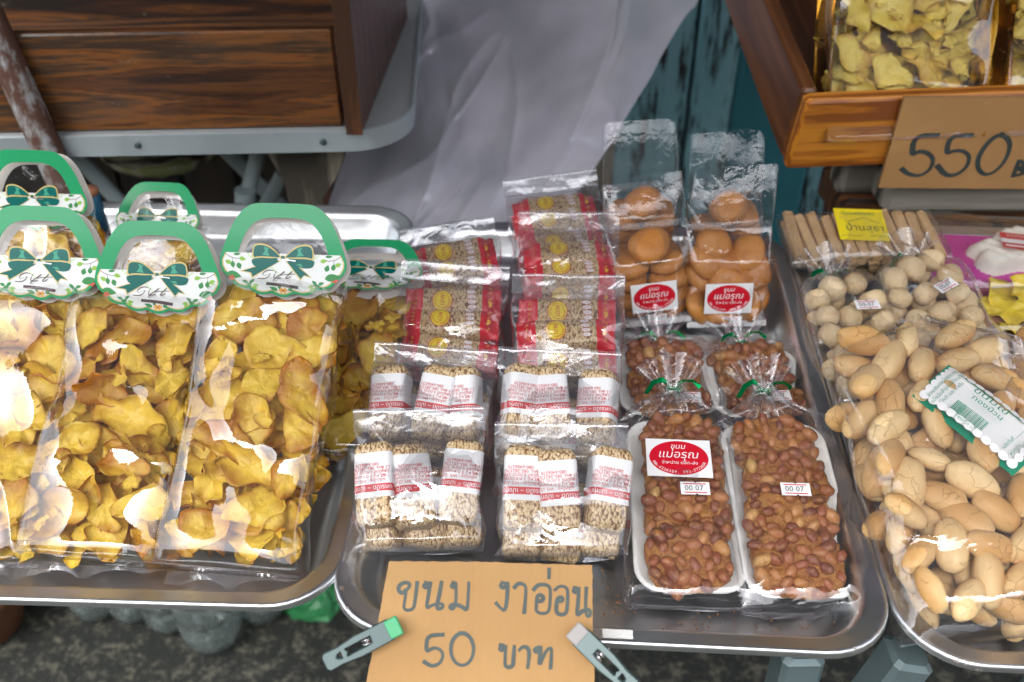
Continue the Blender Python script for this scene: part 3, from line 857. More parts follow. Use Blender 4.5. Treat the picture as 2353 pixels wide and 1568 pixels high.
for j in range(9):
    th = math.pi / 2 * j / 8
    rings.append([((.055 * math.cos(th) + .001) * math.cos(k * .2618) * (1 + .35 * noise.noise(Vector((math.cos(k * .2618) * 2, math.sin(k * .2618) * 2, th * 2)))), (.045 * math.cos(th) + .001) * math.sin(k * .2618) * (1 + .3 * noise.noise(Vector((math.cos(k * .2618) * 3, math.sin(k * .2618) * 3, th * 3 + 9)))), .045 * math.sin(th) + .012 * noise.noise(Vector((k * .9, th * 4, 5))) * (j > 0)) for k in range(24)])
v, f = loft(rings)
tag(put('plastic_bag', me_new('plastic_bag', v, f, paint('green_bag', (.03, .20, .07), .4), smooth=False), None, Matrix.Translation((g0.x, g0.y, 0))), 'crumpled green plastic bag on the ground below the gap between the trays', 'bag')
v, f = loft([[(r * math.cos(k * .2618), r * math.sin(k * .2618), z) for k in range(24)] for r, z in ((.06, 0), (.085, .10), (.095, .10), (.095, .13), (.086, .13), (.075, .04))], cap1=True)
tag(put('clay_pot', me_new('clay_pot', v, f, M['clay']), None, Matrix.Translation((G(-95, 1316, .13).x, G(-95, 1316, .13).y, 0))), 'terracotta pot rim showing below the left tray', 'pot')

# ---------------------------------------------------------------- wrapping shapes
def sgnp(a, e): return math.copysign(abs(a) ** e, a)
def bag_mesh(name, w_, L_, t_, prof, mat, n=36, m=30, ex=4.0, seed=0, crk=.0, cfreq=40, y0=0.0, cap0=True, flat=False, pleat=None):
    """closed film tube along y; prof(v) -> (width factor, thickness factor, z shift)"""
    rings = []
    for j in range(m + 1):
        vv = j / m; a, b_, dz = prof(vv)
        rg = []
        for k in range(n):
            q = 2 * math.pi * k / n
            x_ = w_ / 2 * a * sgnp(math.cos(q), 2 / ex)
            z_ = t_ / 2 * b_ * sgnp(math.sin(q), 2 / ex) + t_ / 2 + dz
            y_ = y0 + L_ * vv
            if crk:
                s = crk * min(1, 3 * b_ + .3)
                x_ += s * noise.noise(Vector((x_ * cfreq, y_ * cfreq, z_ * cfreq + seed * 7)))
                z_ += s * noise.noise(Vector((x_ * cfreq, y_ * cfreq + 31, z_ * cfreq * .5 + seed * 5)))
                y_ += s * .5 * noise.noise(Vector((x_ * cfreq + 11, y_ * cfreq, seed * 3)))
                rg1 = 1 - abs(noise.noise(Vector((x_ * cfreq * .9 + 40, y_ * cfreq * .32, z_ * cfreq * .3 + seed))))
                rg2 = 1 - abs(noise.noise(Vector((x_ * cfreq * .7, y_ * cfreq * 1.1 + 17, z_ * cfreq * .3 + seed * 2))))
                z_ += s * (.9 * rg1 ** 7 + .32 * rg2 ** 9) * (1 if math.sin(q) > 0 else -1)
            if pleat and vv > pleat[2]:
                g = (vv - pleat[2]) / (1 - pleat[2]); g = g * (1 - g * .45) * pleat[1] * math.sin(q * pleat[0] + seed + 2 * math.sin(q * 2 + seed))
                x_ += g * math.cos(q) * .5; z_ += g * (.5 + abs(math.sin(q)))
            rg.append((x_, y_, z_))
        rings.append(rg)
    v, f = loft(rings, True, cap0, False)
    return me_new(name, v, f, mat, smooth=not flat)
def fan_mesh(name, w0, L_, mat, n=44, m=8, pleats=9, seed=0, spread=.06, depth=.008):
    """gathered mouth of a tied bag above its knot"""
    rings = []
    for j in range(m + 1):
        t = j / m; rg = []
        for k in range(n):
            q = 2 * math.pi * k / n
            wv = math.sin(q * pleats + seed) * depth * t
            ww = w0 + spread * t ** .8
            rg.append((ww * math.cos(q) * (1 + .06 * math.sin(3 * q + seed)), L_ * t * (1 - .25 * abs(math.cos(q)) ** 2 * t) + .006 * t * noise.noise(Vector((q * 3, seed, 0))), w0 * math.sin(q) * (1 + 1.2 * t) + wv))
        rings.append(rg)
    v, f = loft(rings, True, False, False)
    return me_new(name, v, f, mat)
def ribbon(name, pts, wd, mat, nrm=Vector((0, 0, 1))):
    P = [Vector(p) for p in pts]; v, f = [], []
    for i, p in enumerate(P):
        t = (P[min(i + 1, len(P) - 1)] - P[max(i - 1, 0)]).normalized()
        s = t.cross(nrm).normalized() * wd / 2
        s += nrm * wd * .25 * math.sin(i * 1.3)
        v += [p + s, p - s, p + s + nrm * .0006, p - s + nrm * .0006]
    for i in range(len(P) - 1):
        a = 4 * i
        f += [(a, a + 1, a + 5, a + 4), (a + 2, a + 6, a + 7, a + 3), (a, a + 4, a + 6, a + 2), (a + 1, a + 3, a + 7, a + 5)]
    return me_new(name, v, f, mat, smooth=False)
def tie(parent, y, z, seed=0, s=1.0):
    rr = random.Random(seed)
    bb = MB()
    bb.tube([(.0055 * s * math.cos(k * .45), y + .0006 * k - .004, z + .0045 * s * math.sin(k * .45)) for k in range(15)], .0016, 6)
    o = put('twist_tie', bb.mesh('twist_tie', M['foil']), parent)
    for sg in (-1, 1):
        a = rr.uniform(.2, .9)
        pts = [(sg * .003 * s, y, z + .006), (sg * .010 * s, y + .004 * a, z + .011), (sg * .018 * s, y + .002 - .006 * a * (sg < 0), z + .010), (sg * .025 * s, y - .006 * a - .008 * (sg < 0), z + .006)]
        put('tail', ribbon('tail', pts, .0042 * s, M['foil']), o)

# ---------------------------------------------------------------- crisp chips
def chip_mesh(seed, mat):
    """thin crinkled slice: ragged outline, rolled along one axis, with a ruffled rim"""
    rr = random.Random(seed)
    nr, na = 6, 30
    asp = rr.uniform(.60, .98)
    ph = [rr.uniform(0, 6.28) for _ in range(6)]
    roll = rr.choice((.35, .6, .9, 1.2, 1.7)) * rr.choice((1, 1, 1, 1, -1)); ax = rr.uniform(0, 3.14)
    tw = rr.uniform(-.5, .5); ruf = rr.uniform(.07, .20); fr = rr.choice((3, 4, 5, 6))
    cut = rr.uniform(.55, 1.1); cq = rr.uniform(0, 6.28)
    v = [(0, 0, 0)]; f = []
    ca, sa = math.cos(ax), math.sin(ax)
    def shp(r, q):
        e = 1 + .15 * math.sin(2 * q + ph[0]) + .10 * math.sin(3 * q + ph[1]) + .05 * math.sin(6 * q + ph[2]) + .07 * noise.noise(Vector((math.cos(q) * 4, math.sin(q) * 4, seed)))
        x_, y_ = r * e * math.cos(q), asp * r * e * math.sin(q)
        dc = x_ * math.cos(cq) + y_ * math.sin(cq)
        if dc > cut * .8:                                  # a broken-off edge
            k = dc - cut * .8; x_ -= k * math.cos(cq) * .9; y_ -= k * math.sin(cq) * .9
        u, w_ = ca * x_ + sa * y_, -sa * x_ + ca * y_
        h = ruf * r ** 2.5 * math.sin(fr * q + ph[3]) + .06 * noise.noise(Vector((x_ * 2, y_ * 2, seed))) + .055 * noise.noise(Vector((x_ * 5, y_ * 5, seed))) + .05 * (1 - abs(noise.noise(Vector((x_ * 2.6, y_ * 2.6, seed + 4))))) ** 6
        th = roll * (u + tw * w_ * .6)
        R_ = 1 / roll
        u2 = math.sin(th) * (R_ - h); z_ = R_ - math.cos(th) * (R_ - h)
        return (ca * u2 - sa * w_, sa * u2 + ca * w_, z_ - .12 * abs(roll) * math.copysign(1, roll))
    v[0] = shp(.001, 0)
    for i in range(1, nr + 1):
        for k in range(na): v.append(shp(i / nr, 2 * math.pi * k / na))
    for k in range(na): f.append((0, 1 + k, 1 + (k + 1) % na))
    for i in range(nr - 1):
        for k in range(na):
            p, q = 1 + i * na + k, 1 + i * na + (k + 1) % na
            f.append((p, p + na, q + na, q))
    v = [(x_ * .5, y_ * .5, z_ * .5) for x_, y_, z_ in v]
    n0 = len(v); th = .006
    rimv = [0.0] + [i / nr for i in range(1, nr + 1) for k in range(na)]
    v += [(x_, y_, z_ - th) for x_, y_, z_ in v[:n0]]
    f += [tuple(i + n0 for i in reversed(q)) for q in f[:]]
    lo = 1 + (nr - 1) * na
    for k in range(na):
        p, q = lo + k, lo + (k + 1) % na
        f.append((p, p + n0, q + n0, q))
    me = me_new('chip', v, f, mat)
    me.attributes.new('rim', 'FLOAT', 'POINT').data.foreach_set('value', rimv + rimv)
    return me
def scaled_copy(me, s):
    m2 = me.copy(); m2.transform(Matrix.Scale(s, 4)); return m2
CHIPS = [scaled_copy(chip_mesh(100 + i, M['chip']), .052) for i in range(24)]
CHIPSP = [scaled_copy(chip_mesh(300 + i, M['chip_pale']), .058) for i in range(12)]

def fill_chips(parent, w_, L_, t_, seed, meshes=CHIPS, step=.027, size=1.0, y0=.028, top_taper=.80, cap=298):
    """deep filler slices at all angles, then broad slices lying like shingles against the front film"""
    rr = random.Random(seed); cnt = 0
    tz = lambda y_: 1.0 if y_ < L_ * top_taper else max(.15, 1 - (y_ / L_ - top_taper) / (1 - top_taper) * .9)
    cl = lambda x_, m: max(-(w_ / 2 - m), min(w_ / 2 - m, x_))
    for lz in (.14, .34, .52):
        y_ = y0
        while y_ < L_ * .96:
            nx_ = max(1, int((w_ - .016) / step))
            for i in range(nx_ + 1):
                x_ = cl(-(w_ / 2 - .016) + (w_ - .032) * i / nx_ + rr.uniform(-.007, .007), .017)
                tl = 20 + 30 * rr.random()
                put('chip', rr.choice(meshes), parent, TRS(x_, min(y_ + rr.uniform(-.009, .009), L_ - .01), t_ * lz * tz(y_) + rr.uniform(-.003, .003), rr.uniform(-tl, tl), rr.uniform(-tl, tl), rr.uniform(0, 360), size * rr.uniform(.6, 1.0))); cnt += 1
            y_ += step * 1.1
    pts = []
    d = .0285 * size * (step / .027)
    for _ in range(3000):
        x_, y_ = rr.uniform(-(w_ / 2 - .014), w_ / 2 - .014), rr.uniform(y0 - .004, L_ * .97)
        if all((x_ - a) ** 2 + (y_ - b_) ** 2 > d * d for a, b_ in pts): pts.append((x_, y_))
    rr.shuffle(pts)
    for k, (x_, y_) in enumerate(pts):
        edge = min(w_ / 2 - abs(x_), y_ + .006 - y0 + .02)
        s = size * rr.choice((.85, 1.0, 1.1, 1.25)) * rr.uniform(.94, 1.06)
        if edge < .026: s *= .78
        on_edge = rr.random() < .16
        tl = 55 if on_edge else 8 + 16 * rr.random()
        put('chip', rr.choice(meshes), parent, TRS(cl(x_, .018), y_, t_ * rr.uniform(.68, .82) * tz(y_), rr.uniform(-tl, tl), rr.uniform(-tl, tl) + (40 if on_edge else 0), rr.uniform(0, 360), s * (.7 if on_edge else 1))); cnt += 1
    for k in range(int(len(pts) * .3)):                     # broken bits
        x_, y_ = rr.uniform(-(w_ / 2 - .012), w_ / 2 - .012), rr.uniform(y0 - .008, L_ * .95)
        if cnt < cap: put('chip', rr.choice(meshes), parent, TRS(x_, y_, t_ * .84 * tz(y_), rr.uniform(-30, 30), rr.uniform(-30, 30), rr.uniform(0, 360), size * rr.uniform(.22, .45))); cnt += 1
    return cnt

# gift tag -------------------------------------------------------------
def tag_outline():
    top = [(-.19, .70), (.19, .70), (.255, .685), (.315, .645), (.37, .575), (.415, .49), (.455, .39), (.485, .31), (.5, .245), (.497, .20), (.475, .155), (.44, .125), (.425, .118)]
    P = list(reversed([(-x_, y_) for x_, y_ in top[2:]])) + top
    # scalloped lower edge from right to left
    sc_c = [(.425, .118), (.27, .035), (.09, .0), (-.09, .0), (-.27, .035), (-.425, .118)]
    low = []
    for (x0, y0), (x1, y1) in zip(sc_c, sc_c[1:]):
        for k in range(1, 6):
            t = k / 6; bx_ = x0 + (x1 - x0) * t; by_ = y0 + (y1 - y0) * t
            nxv, nyv = -(y1 - y0), (x1 - x0); ll = math.hypot(nxv, nyv)
            b_ = .032 * math.sin(math.pi * t)
            low.append((bx_ - nxv / ll * b_ * -1, by_ + nyv / ll * b_))
        low.append((x1, y1))
    return P + low[:-1]
def hole_outline():
    h = [(.355, .31), (.325, .40), (.285, .48), (.235, .54), (.175, .575), (.10, .588)]
    return [(x_, y_) for x_, y_ in h] + [(-x_, y_) for x_, y_ in reversed(h)]
def shrink(P, d):
    c = (0, .32); out = []
    n = len(P)
    for i in range(n):
        a, b_, c2 = P[i - 1], P[i], P[(i + 1) % n]
        tx, ty = c2[0] - a[0], c2[1] - a[1]; l = math.hypot(tx, ty) or 1
        out.append((b_[0] - ty / l * d, b_[1] + tx / l * d))
    return out
def board_mesh(name, outer, hole, th, mats):
    c = bpy.data.curves.new('board', 'CURVE'); c.dimensions = '2D'; c.fill_mode = 'BOTH'; c.extrude = th / 2
    for P in (outer, hole):
        if not P: continue
        s = c.splines.new('POLY'); s.points.add(len(P) - 1)
        for q, p in zip(s.points, P): q.co = (p[0], p[1], 0, 1)
        s.use_cyclic_u = True
    o = bpy.data.objects.new('board', c); COL.objects.link(o)
    dg = bpy.context.evaluated_depsgraph_get()
    me = bpy.data.meshes.new_from_object(o.evaluated_get(dg), depsgraph=dg)
    bpy.data.objects.remove(o); bpy.data.curves.remove(c)
    me.name = name; me.materials.clear()
    for m in mats: me.materials.append(m)
    for p in me.polygons:
        p.use_smooth = False
        p.material_index = 0 if p.normal.z > .5 else len(mats) - 1
    return me
def chaik(P):
    Q = []
    for i in range(len(P)):
        a, b_ = P[i], P[(i + 1) % len(P)]
        Q += [(a[0] * .75 + b_[0] * .25, a[1] * .75 + b_[1] * .25), (a[0] * .25 + b_[0] * .75, a[1] * .25 + b_[1] * .75)]
    return Q
OUT, HOLE = tag_outline(), hole_outline()
TAGF = board_mesh('tag_front', chaik(OUT), HOLE[:1] + chaik(HOLE)[1:-2] + HOLE[-1:], .007, [M['green_gloss'], M['cream']])
TAGB = board_mesh('tag_back', chaik(OUT), HOLE[:1] + chaik(HOLE)[1:-2] + HOLE[-1:], .007, [M['cream'], M['cream']])
def tag_print():
    F = Flat([M['print_white']], 9e-5); z0 = .0042; dz = .0011
    low = [p for p in OUT if p[1] <= .311]
    # order: right side going down, scallops, left side going up
    right = [p for p in OUT if p[0] > 0 and p[1] <= .33]; 
    ring = [(.478, .312)] + [p for p in OUT if p[1] < .30] + [(-.478, .312)]
    idx = OUT.index((.485, .31))
    seq = OUT[idx + 1:] + OUT[:]
    seq = []
    i = idx + 1
    while True:
        p = OUT[i % len(OUT)]
        if p[0] < 0 and p[1] > .30: break
        seq.append(p); i += 1
    def inset(d):
        cx_, cy2 = 0, .30
        o_ = []
        for x_, y_ in seq:
            l = math.hypot(x_ * .8, y_ - .36); o_.append((x_ - x_ * .8 / l * d, y_ - (y_ - .36) / l * d))
        return [(.475 - d, .31)] + o_ + [(-.475 + d, .31)]
    F.poly(inset(.022)[::-1], z0, M['gold_ink'])
    F.poly(inset(.032)[::-1], z0 + dz, M['print_white'])
    z = z0 + 2 * dz
    for sg in (-1, 1):
        F.stroke([(sg * .455, .30), (sg * .40, .265), (sg * .33, .262), (sg * .30, .255)], .004, z, M['plum'])
        F.stroke([(sg * .40, .267), (sg * .395, .235)], .003, z, M['plum'], 0)
        F.leaf(sg * .395, .215, .055, .036, z + dz, M['leaf'], 80 * sg)
        F.leaf(sg * .345, .205, .056, .040, z + dz, M['leaf'], 70 * sg)
        F.leaf(sg * .432, .235, .055, .034, z + dz, M['leaf2'], 25 * sg if sg > 0 else 155)
        F.leaf(sg * .318, .262, .055, .034, z + dz, M['leaf2'], 15 * sg)
        F.leaf(sg * .36, .298, .06, .022, z + dz, M['leaf'], 4)
        for k in range(4):
            F.leaf(sg * (.225 + .016 * k), .262 + .012 * k, .05, .013, z, M['leaf3'], 50 if sg > 0 else 130)
            F.leaf(sg * (.04 + .02 * k), .150 + .020 * k, .045, .012, z, M['leaf3'], 60 if sg > 0 else 120)
        F.leaf(sg * .385, .135, .12, .06, z + dz, M['leaf'], 12 * sg)
        for k in range(5): F.leaf(sg * .405 + .016 * math.cos(k * 1.2566), .112 + .013 * math.sin(k * 1.2566), .026, .015, z + 2 * dz, M['flower'], k * 72)
        for k, (lx, ly, an, mm) in enumerate(((.30, .085, 20, 'leaf'), (.27, .065, -10, 'leaf'), (.245, .09, 140, 'leaf'), (.215, .058, 190, 'leaf2'), (.23, .038, 10, 'leaf2'))):
            F.leaf(sg * lx, ly, .05, .026, z + dz, M[mm], an if sg > 0 else 180 - an)
    F.leaf(-.075, .035, .07, .03, z + dz, M['leaf'], 160); F.leaf(.07, .05, .06, .025, z + dz, M['leaf'], 20); F.leaf(.06, .028, .05, .022, z + dz, M['leaf'], -15); F.leaf(-.03, .055, .05, .025, z + dz, M['leaf'], 100)
    for k in range(6): F.leaf(.0 + .022 * math.cos(k * 1.047), .022 + .011 * math.sin(k * 1.047), .034, .02, z + 2 * dz, M['orange_print'], k * 60)
    F.oval(0, .022, .008, .005, z + 3 * dz, M['plum'], n=10)
    # bow
    zb = z + 3 * dz
    for sg in (-1, 1):
        def Q(P): return [(sg * x_, y_) for x_, y_ in (P if sg > 0 else P)][:: 1 if sg > 0 else -1]
        tail = [(.02, .255), (.075, .262), (.225, .128), (.165, .140), (.135, .105)] if sg > 0 else [(.02, .255), (.06, .262), (.345, .165), (.262, .152), (.245, .112)]
        F.poly(Q(tail), zb, M['gold_ink'])
        tin = [(.028, .252), (.065, .255), (.210, .137), (.165, .148), (.138, .118)] if sg > 0 else [(.03, .250), (.06, .254), (.320, .167), (.252, .158), (.240, .125)]
        F.poly(Q(tin), zb + dz, M['teal'])
        lower = [(.02, .275), (.10, .215), (.17, .198), (.225, .205), (.245, .235), (.245, .265), (.13, .278)]
        F.poly(chaik(Q(lower)), zb + 2 * dz, M['teal'])
        F.poly(Q([(.10, .228), (.14, .212), (.16, .210), (.14, .235)]), zb + 3 * dz, M['teal_hi'])
        up = [(.018, .277), (.018, .292), (.075, .350), (.13, .382), (.185, .388), (.222, .378), (.238, .352), (.245, .262), (.19, .275), (.10, .272)]
        F.poly(chaik(Q(up)), zb + 4 * dz, M['gold_ink'])
        up2 = [(.026, .281), (.026, .290), (.08, .340), (.13, .369), (.185, .375), (.215, .366), (.228, .348), (.234, .274), (.19, .287), (.10, .284)]
        F.poly(chaik(Q(up2)), zb + 5 * dz, M['teal'])
        F.poly(Q([(.105, .29), (.165, .297), (.14, .33), (.15, .362), (.11, .35), (.12, .325)]), zb + 6 * dz, M['teal_hi'])
    F.poly([(-.018, .262), (.018, .262), (.018, .295), (-.018, .295)], zb + 7 * dz, M['gold_ink'])
    F.poly([(-.013, .265), (.013, .265), (.013, .292), (-.013, .292)], zb + 8 * dz, M['teal'])
    # staple
    F.rect(.045, .262, .11, .009, zb + 9 * dz, M['wire'], -6)
    # handwriting 'Gift' and the ribbon
    zg = zb + 3 * dz; k = .00050; ox, oy = -.045, .138
    def W(P): return [(ox + (x_ - 1100) * k, oy - (y_ - 1010) * k) for x_, y_ in P]
    wd = lambda t: .0045 + .003 * math.sin(t * 9)
    F.stroke(W([(1040, 935), (980, 920), (900, 950), (860, 1000), (900, 1020), (970, 990), (1000, 970), (960, 1040), (880, 1070), (800, 1060)]), wd, zg, M['plum'])
    F.stroke(W([(1060, 985), (1040, 1040), (1070, 1050), (1110, 1010)]), .006, zg, M['plum'])
    F.oval(ox + (1075 - 1100) * k, oy - (955 - 1010) * k, .006, .006, zg, M['plum'], n=8)
    F.stroke(W([(1110, 1020), (1180, 970), (1220, 940), (1190, 950), (1130, 1040), (1080, 1100), (1030, 1090), (1060, 1050), (1160, 1045)]), wd, zg, M['plum'])
    F.stroke(W([(1330, 940), (1270, 1000), (1220, 1050), (1260, 1050), (1310, 1020)]), .0065, zg, M['plum'])
    F.stroke(W([(1150, 1000), (1250, 985), (1380, 980)]), .0045, zg, M['plum'])
    F.poly([(-.135, .062), (-.13, .085), (0, .078), (.12, .060), (.118, .036), (0, .052)][::-1], zb, M['plum'])
    for i, ch in enumerate('for you'):
        if ch != ' ': F.text(ch, -.10 + i * .032, .070 - .0042 * i, .030, zb + dz, M['gold_ink'], rot=-7)
    return F.mesh('printed_panel')
TAGP = tag_print()

def gift_bag(label, pb, pt, alpha, w_, t_=.052, seed=0, tagtilt=30, tagw=None, zb=None, roll=0, tx=0.0, ty=0.0):
    Mx, L_ = lay(pb, RIM - .034 if zb is None else zb, pt, alpha)
    if roll: Mx = Mx @ Matrix.Rotation(rad(roll), 4, 'Z')
    o = thing('chip_bag', label, 'chip bag', Mx, 'clear gift bags of yellow chips')
    fill_chips(o, w_, L_ * .97, t_, seed)
    def prof(v_):
        if v_ < .04: return (1, .80 + 5 * v_, 0)
        if v_ > .86: q = (v_ - .86) / .14; return (1 - .02 * q, (1 - q) * .98 + .03, -t_ * .0 * q)
        return (1 + .012 * math.sin(v_ * 17 + seed), 1.0 + .05 * math.sin(v_ * 13 + seed * 2), 0)
    put('film', bag_mesh('film', w_ + .004, L_, t_, prof, M['film_gift'], n=64, m=60, ex=4.0, seed=seed, crk=.0070, cfreq=17), o)
    # loose skirt of film below the foot
    sk = []
    for j in range(5):
        for i in range(17):
            sk.append(((i / 16 - .5) * w_ * 1.01, -.0005 - .012 * j / 4, .003 + .0025 * math.sin(i * .9 + seed) * j / 4 + .002 * j / 4))
    put('seam', me_new('seam', sk, [(j * 17 + i, j * 17 + i + 1, (j + 1) * 17 + i + 1, (j + 1) * 17 + i) for j in range(4) for i in range(16)], M['film_header']), o)
    tw = tagw or w_ * .98
    th_ = math.atan2(Mx[1][0] / math.cos(rad(alpha)), Mx[0][0]) + rad(2)
    Tm = Matrix.Translation((tx, L_ - .026 + ty, t_ * .5 + .012)) @ Matrix.Rotation(-th_, 4, 'Z') @ Matrix.Rotation(rad(tagtilt), 4, 'X')
    S = Matrix.Diagonal((tw, tw, tw * .55, 1))
    tg = put('gift_tag', TAGF, o, Tm @ S)
    put('printed_panel', TAGP, tg)
    put('back_flap', TAGB, tg, Matrix.Translation((.012, -.03, -.16)) @ Matrix.Rotation(rad(-9), 4, 'X'))
    v = []; 
    for j in range(5):
        for i in range(13):
            v.append(((i / 12 - .5) * tw * .80, tw * (.05 + .50 * j / 4), -tw * .035 + .0015 * math.sin(i * 1.1 + j)))
    f = [(j * 13 + i, j * 13 + i + 1, (j + 1) * 13 + i + 1, (j + 1) * 13 + i) for j in range(4) for i in range(12)]
    put('film_top', me_new('film_top', v, f, M['film_thin']), o, Tm)
    return o, Mx, L_
gift_bag('bag of yellow chips at the right end of the front row, nearest the sesame bars', (548, 1322), (664, 655), 29, .113, seed=1, tx=.007)
gift_bag('middle bag of yellow chips in the front row with the lowest tag', (235, 1300), (372, 672), 29, .112, seed=2, tx=.016, ty=-.008)
gift_bag('front row bag of yellow chips cut off by the left picture edge', (-40, 1306), (98, 662), 29, .114, seed=3, tx=.020)
gift_bag('bag of chips lying flat between the front row and the sesame bags', (775, 1085), (862, 665), 16, .088, t_=.045, seed=4, tagtilt=-8, tagw=.105)
gift_bag('bag of chips at the far left whose green tag stands highest', (85, 870), (128, 492), 40, .105, seed=5, tagtilt=28, tagw=.108)
gift_bag('small bag of chips in the back row, half hidden behind the front tags', (345, 760), (395, 535), 32, .095, seed=6, tagtilt=10, tagw=.090)

# ---------------------------------------------------------------- sesame bars
def rbox_ring(hw, hh, n, ex):
    return [(hw * sgnp(math.cos(2 * math.pi * k / n), 2 / ex), hh * sgnp(math.sin(2 * math.pi * k / n), 2 / ex)) for k in range(n)]
def stick_bar(seed):
    """upright sesame bar 3.2 x 2.6 x 6.6 cm, length along y, front towards +z"""
    rr = random.Random(seed); rings = []
    n = 28; L_ = .066
    for j in range(15):
        t = j / 14; y_ = L_ * t
        e = min(1, .80 + .2 * math.sin(min(t, 1 - t) / .09 * math.pi / 2)) if min(t, 1 - t) < .09 else 1
        rings.append([(x_ * e * (1 + .012 * math.sin(y_ * 200 + seed)), y_ + .0008 * noise.noise(Vector((x_ * 90, seed, y_ * 90))), z_ * e) for x_, z_ in rbox_ring(.0160, .0130, n, 5)])
    v, f = loft(rings)
    return me_new('bar', v, f, M['sesame'])
STICKS = [stick_bar(i) for i in range(3)]
def stick_label(seed):
    n = 40; R0 = rbox_ring(.0166, .0136, n, 5); R1 = rbox_ring(.0167, .0137, n, 5)
    b = MB()
    y0, y1 = .021, .057
    def band(Rg, ya, yb, m):
        v, f = loft([[(x_, ya, z_) for x_, z_ in Rg], [(x_, yb, z_) for x_, z_ in Rg]], True, False, False); b.add(v, f, m)
    band(R0, y0, y1, 0)
    band(R1, y0 + .0045, y0 + .0105, 1)
    F = Flat([M['white'], M['label_red']])
    zt = .0002
    F.text('นครเป็ด ~ เม่งทุ่ง', 0, y0 + .0074, .0052, zt + .0001, M['white'], rot=180)
    small = [('ผลิตโดย : WS เมือง', .0135), ('63 หมู่ 3 ต.หนองคัน', .0168), ('อ.เมือง จ.ตราด 23000', .0200), ('โทร. 085-2823762', .0232), ('080-6406570', .0264)]
    for s, dy in small: F.text(s, -.0035, y0 + dy, .0039, zt, M['label_red'], rot=180)
    for s, dy in (('1 กก.', .0165), ('5 กก.', .0200), ('2.3 กก.', .0232)): F.text(s, .0115, y0 + dy, .0036, zt, M['label_red'], rot=180)
    F.rect(.0, y0 + .0290, .030, .0003, zt, M['label_red'])
    # wrap the print round the bar
    per = []
    acc = 0; a0 = [(.0168 * sgnp(math.cos(q), .4), .0138 * sgnp(math.sin(q), .4)) for q in [math.pi / 2 - k * .02 for k in range(90)]]
    def wrap(p):
        s = abs(p.x); rem = s; cur = a0[0]
        for q in a0[1:]:
            d = math.hypot(q[0] - cur[0], q[1] - cur[1])
            if rem <= d:
                t = rem / d if d else 0; cur = (cur[0] + (q[0] - cur[0]) * t, cur[1] + (q[1] - cur[1]) * t); break
            rem -= d; cur = q
        return Vector((math.copysign(cur[0], p.x), p.y, cur[1] + p.z - .0001))
    F.bend(wrap)
    b.add(F.b.v, F.b.f); b.m[-len(F.b.m):] = F.b.m
    return me_new('label', b.v, b.f, [M['label_white'], M['label_red']], b.m, False)
SLAB = stick_label(0)

def roll_bar(seed):
    """sesame bar in a red-ended clear wrapper, 9.4 cm along x"""
    b = MB(); n = 28; rings = []; xs = []
    for j in range(27):
        t = -1 + 2 * j / 26; x_ = .047 * t; a = abs(t)
        e = 1 if a < .70 else max(.10, 1 - (a - .70) / .17 * .9) if a < .87 else .10
        ww = 1 if a < .70 else 1 + .10 * min(1, (a - .70) / .17)
        rings.append([(x_, y_ * ww + .0006 * math.sin(x_ * 900) * (a > .8), z_ * e + .0013 * math.sin(y_ * 700 + seed) * (a > .74)) for y_, z_ in rbox_ring(.0148, .0120, n, 4)]); xs.append(a)
    v, f = loft(rings)
    fm = []
    for i in range(26):
        m = 1 if (xs[i] + xs[i + 1]) / 2 > .58 else 0
        fm += [m] * n
    fm += [1, 1]
    return me_new('wrapped_bar', v, f, [M['sesame'], M['wrap_red']], fm)
ROLLS = [roll_bar(i) for i in range(3)]
def roll_print():
    F = Flat([M['yellow'], M['label_red'], M['white']])
    z = .0122; c = -.010
    for k in range(9): F.rect(c, 0, .028, .0004, z, M['label_red'], k * 20)
    F.oval(c, 0, .0098, .0108, z + .0002, M['label_red'])
    F.oval(c, 0, .0092, .0102, z + .0004, M['yellow'])
    F.oval(c, 0, .0070, .0078, z + .0005, M['label_red']); F.oval(c, 0, .0066, .0074, z + .0006, M['yellow'])
    F.text('เอพ', c, .0005, .0075, z + .0007, M['label_red'], rot=90)
    for i, ch in enumerate('KANOM'):
        a = rad(-80 + i * 19); F.text(ch, c + .0081 * math.cos(a), .0090 * math.sin(a), .0030, z + .0008, M['label_red'], rot=math.degrees(a) + 90)
    for i, ch in enumerate('ขนมไทย'):
        a = rad(100 + i * 19); F.text(ch, c + .0081 * math.cos(a), .0090 * math.sin(a), .0026, z + .0008, M['label_red'], rot=math.degrees(a) + 90)
    for k in range(4):
        yy = .0095 - k * .0052
        F.oval(.018 + .0005 * k, yy, .0046, .0023, z + .0002, M['label_red'], n=14); F.oval(.018 + .0005 * k, yy, .0042, .0020, z + .0003, M['white'], n=14)
        F.rect(.0165, yy, .0003, .0040, z + .0004, M['label_red']); F.rect(.0200, yy, .0003, .0036, z + .0004, M['label_red']); F.rect(.0183, yy, .0018, .0005, z + .0004, M['label_red'])
    F.text('17', .0355, -.002, .006, z - .003, M['yellow'], rot=90); F.oval(.0355, -.002, .0035, .0035, z - .0034, M['orange_print'], n=12)
    for k in range(4):
        F.text('ข', -.0365, .008 - k * .005, .006, z - .0034, M['orange_print'], rot=80); F.text('ญ', .0365, .010 - k * .0068 , .004, z - .0032, M['orange_print'], rot=60)
    F.text('มงคล', -.0255, -.0075, .0040, z - .0002, M['orange_print'], rot=90)
    def wrap(p):
        e = max(0, min(1, (abs(p.y) / .0148)))
        drop = .0120 * (1 - (max(0, 1 - e ** 4)) ** .25)
        return Vector((p.x, p.y, p.z - drop))
    return F.bend(wrap).mesh('wrapper_print')
RPRINT = roll_print()
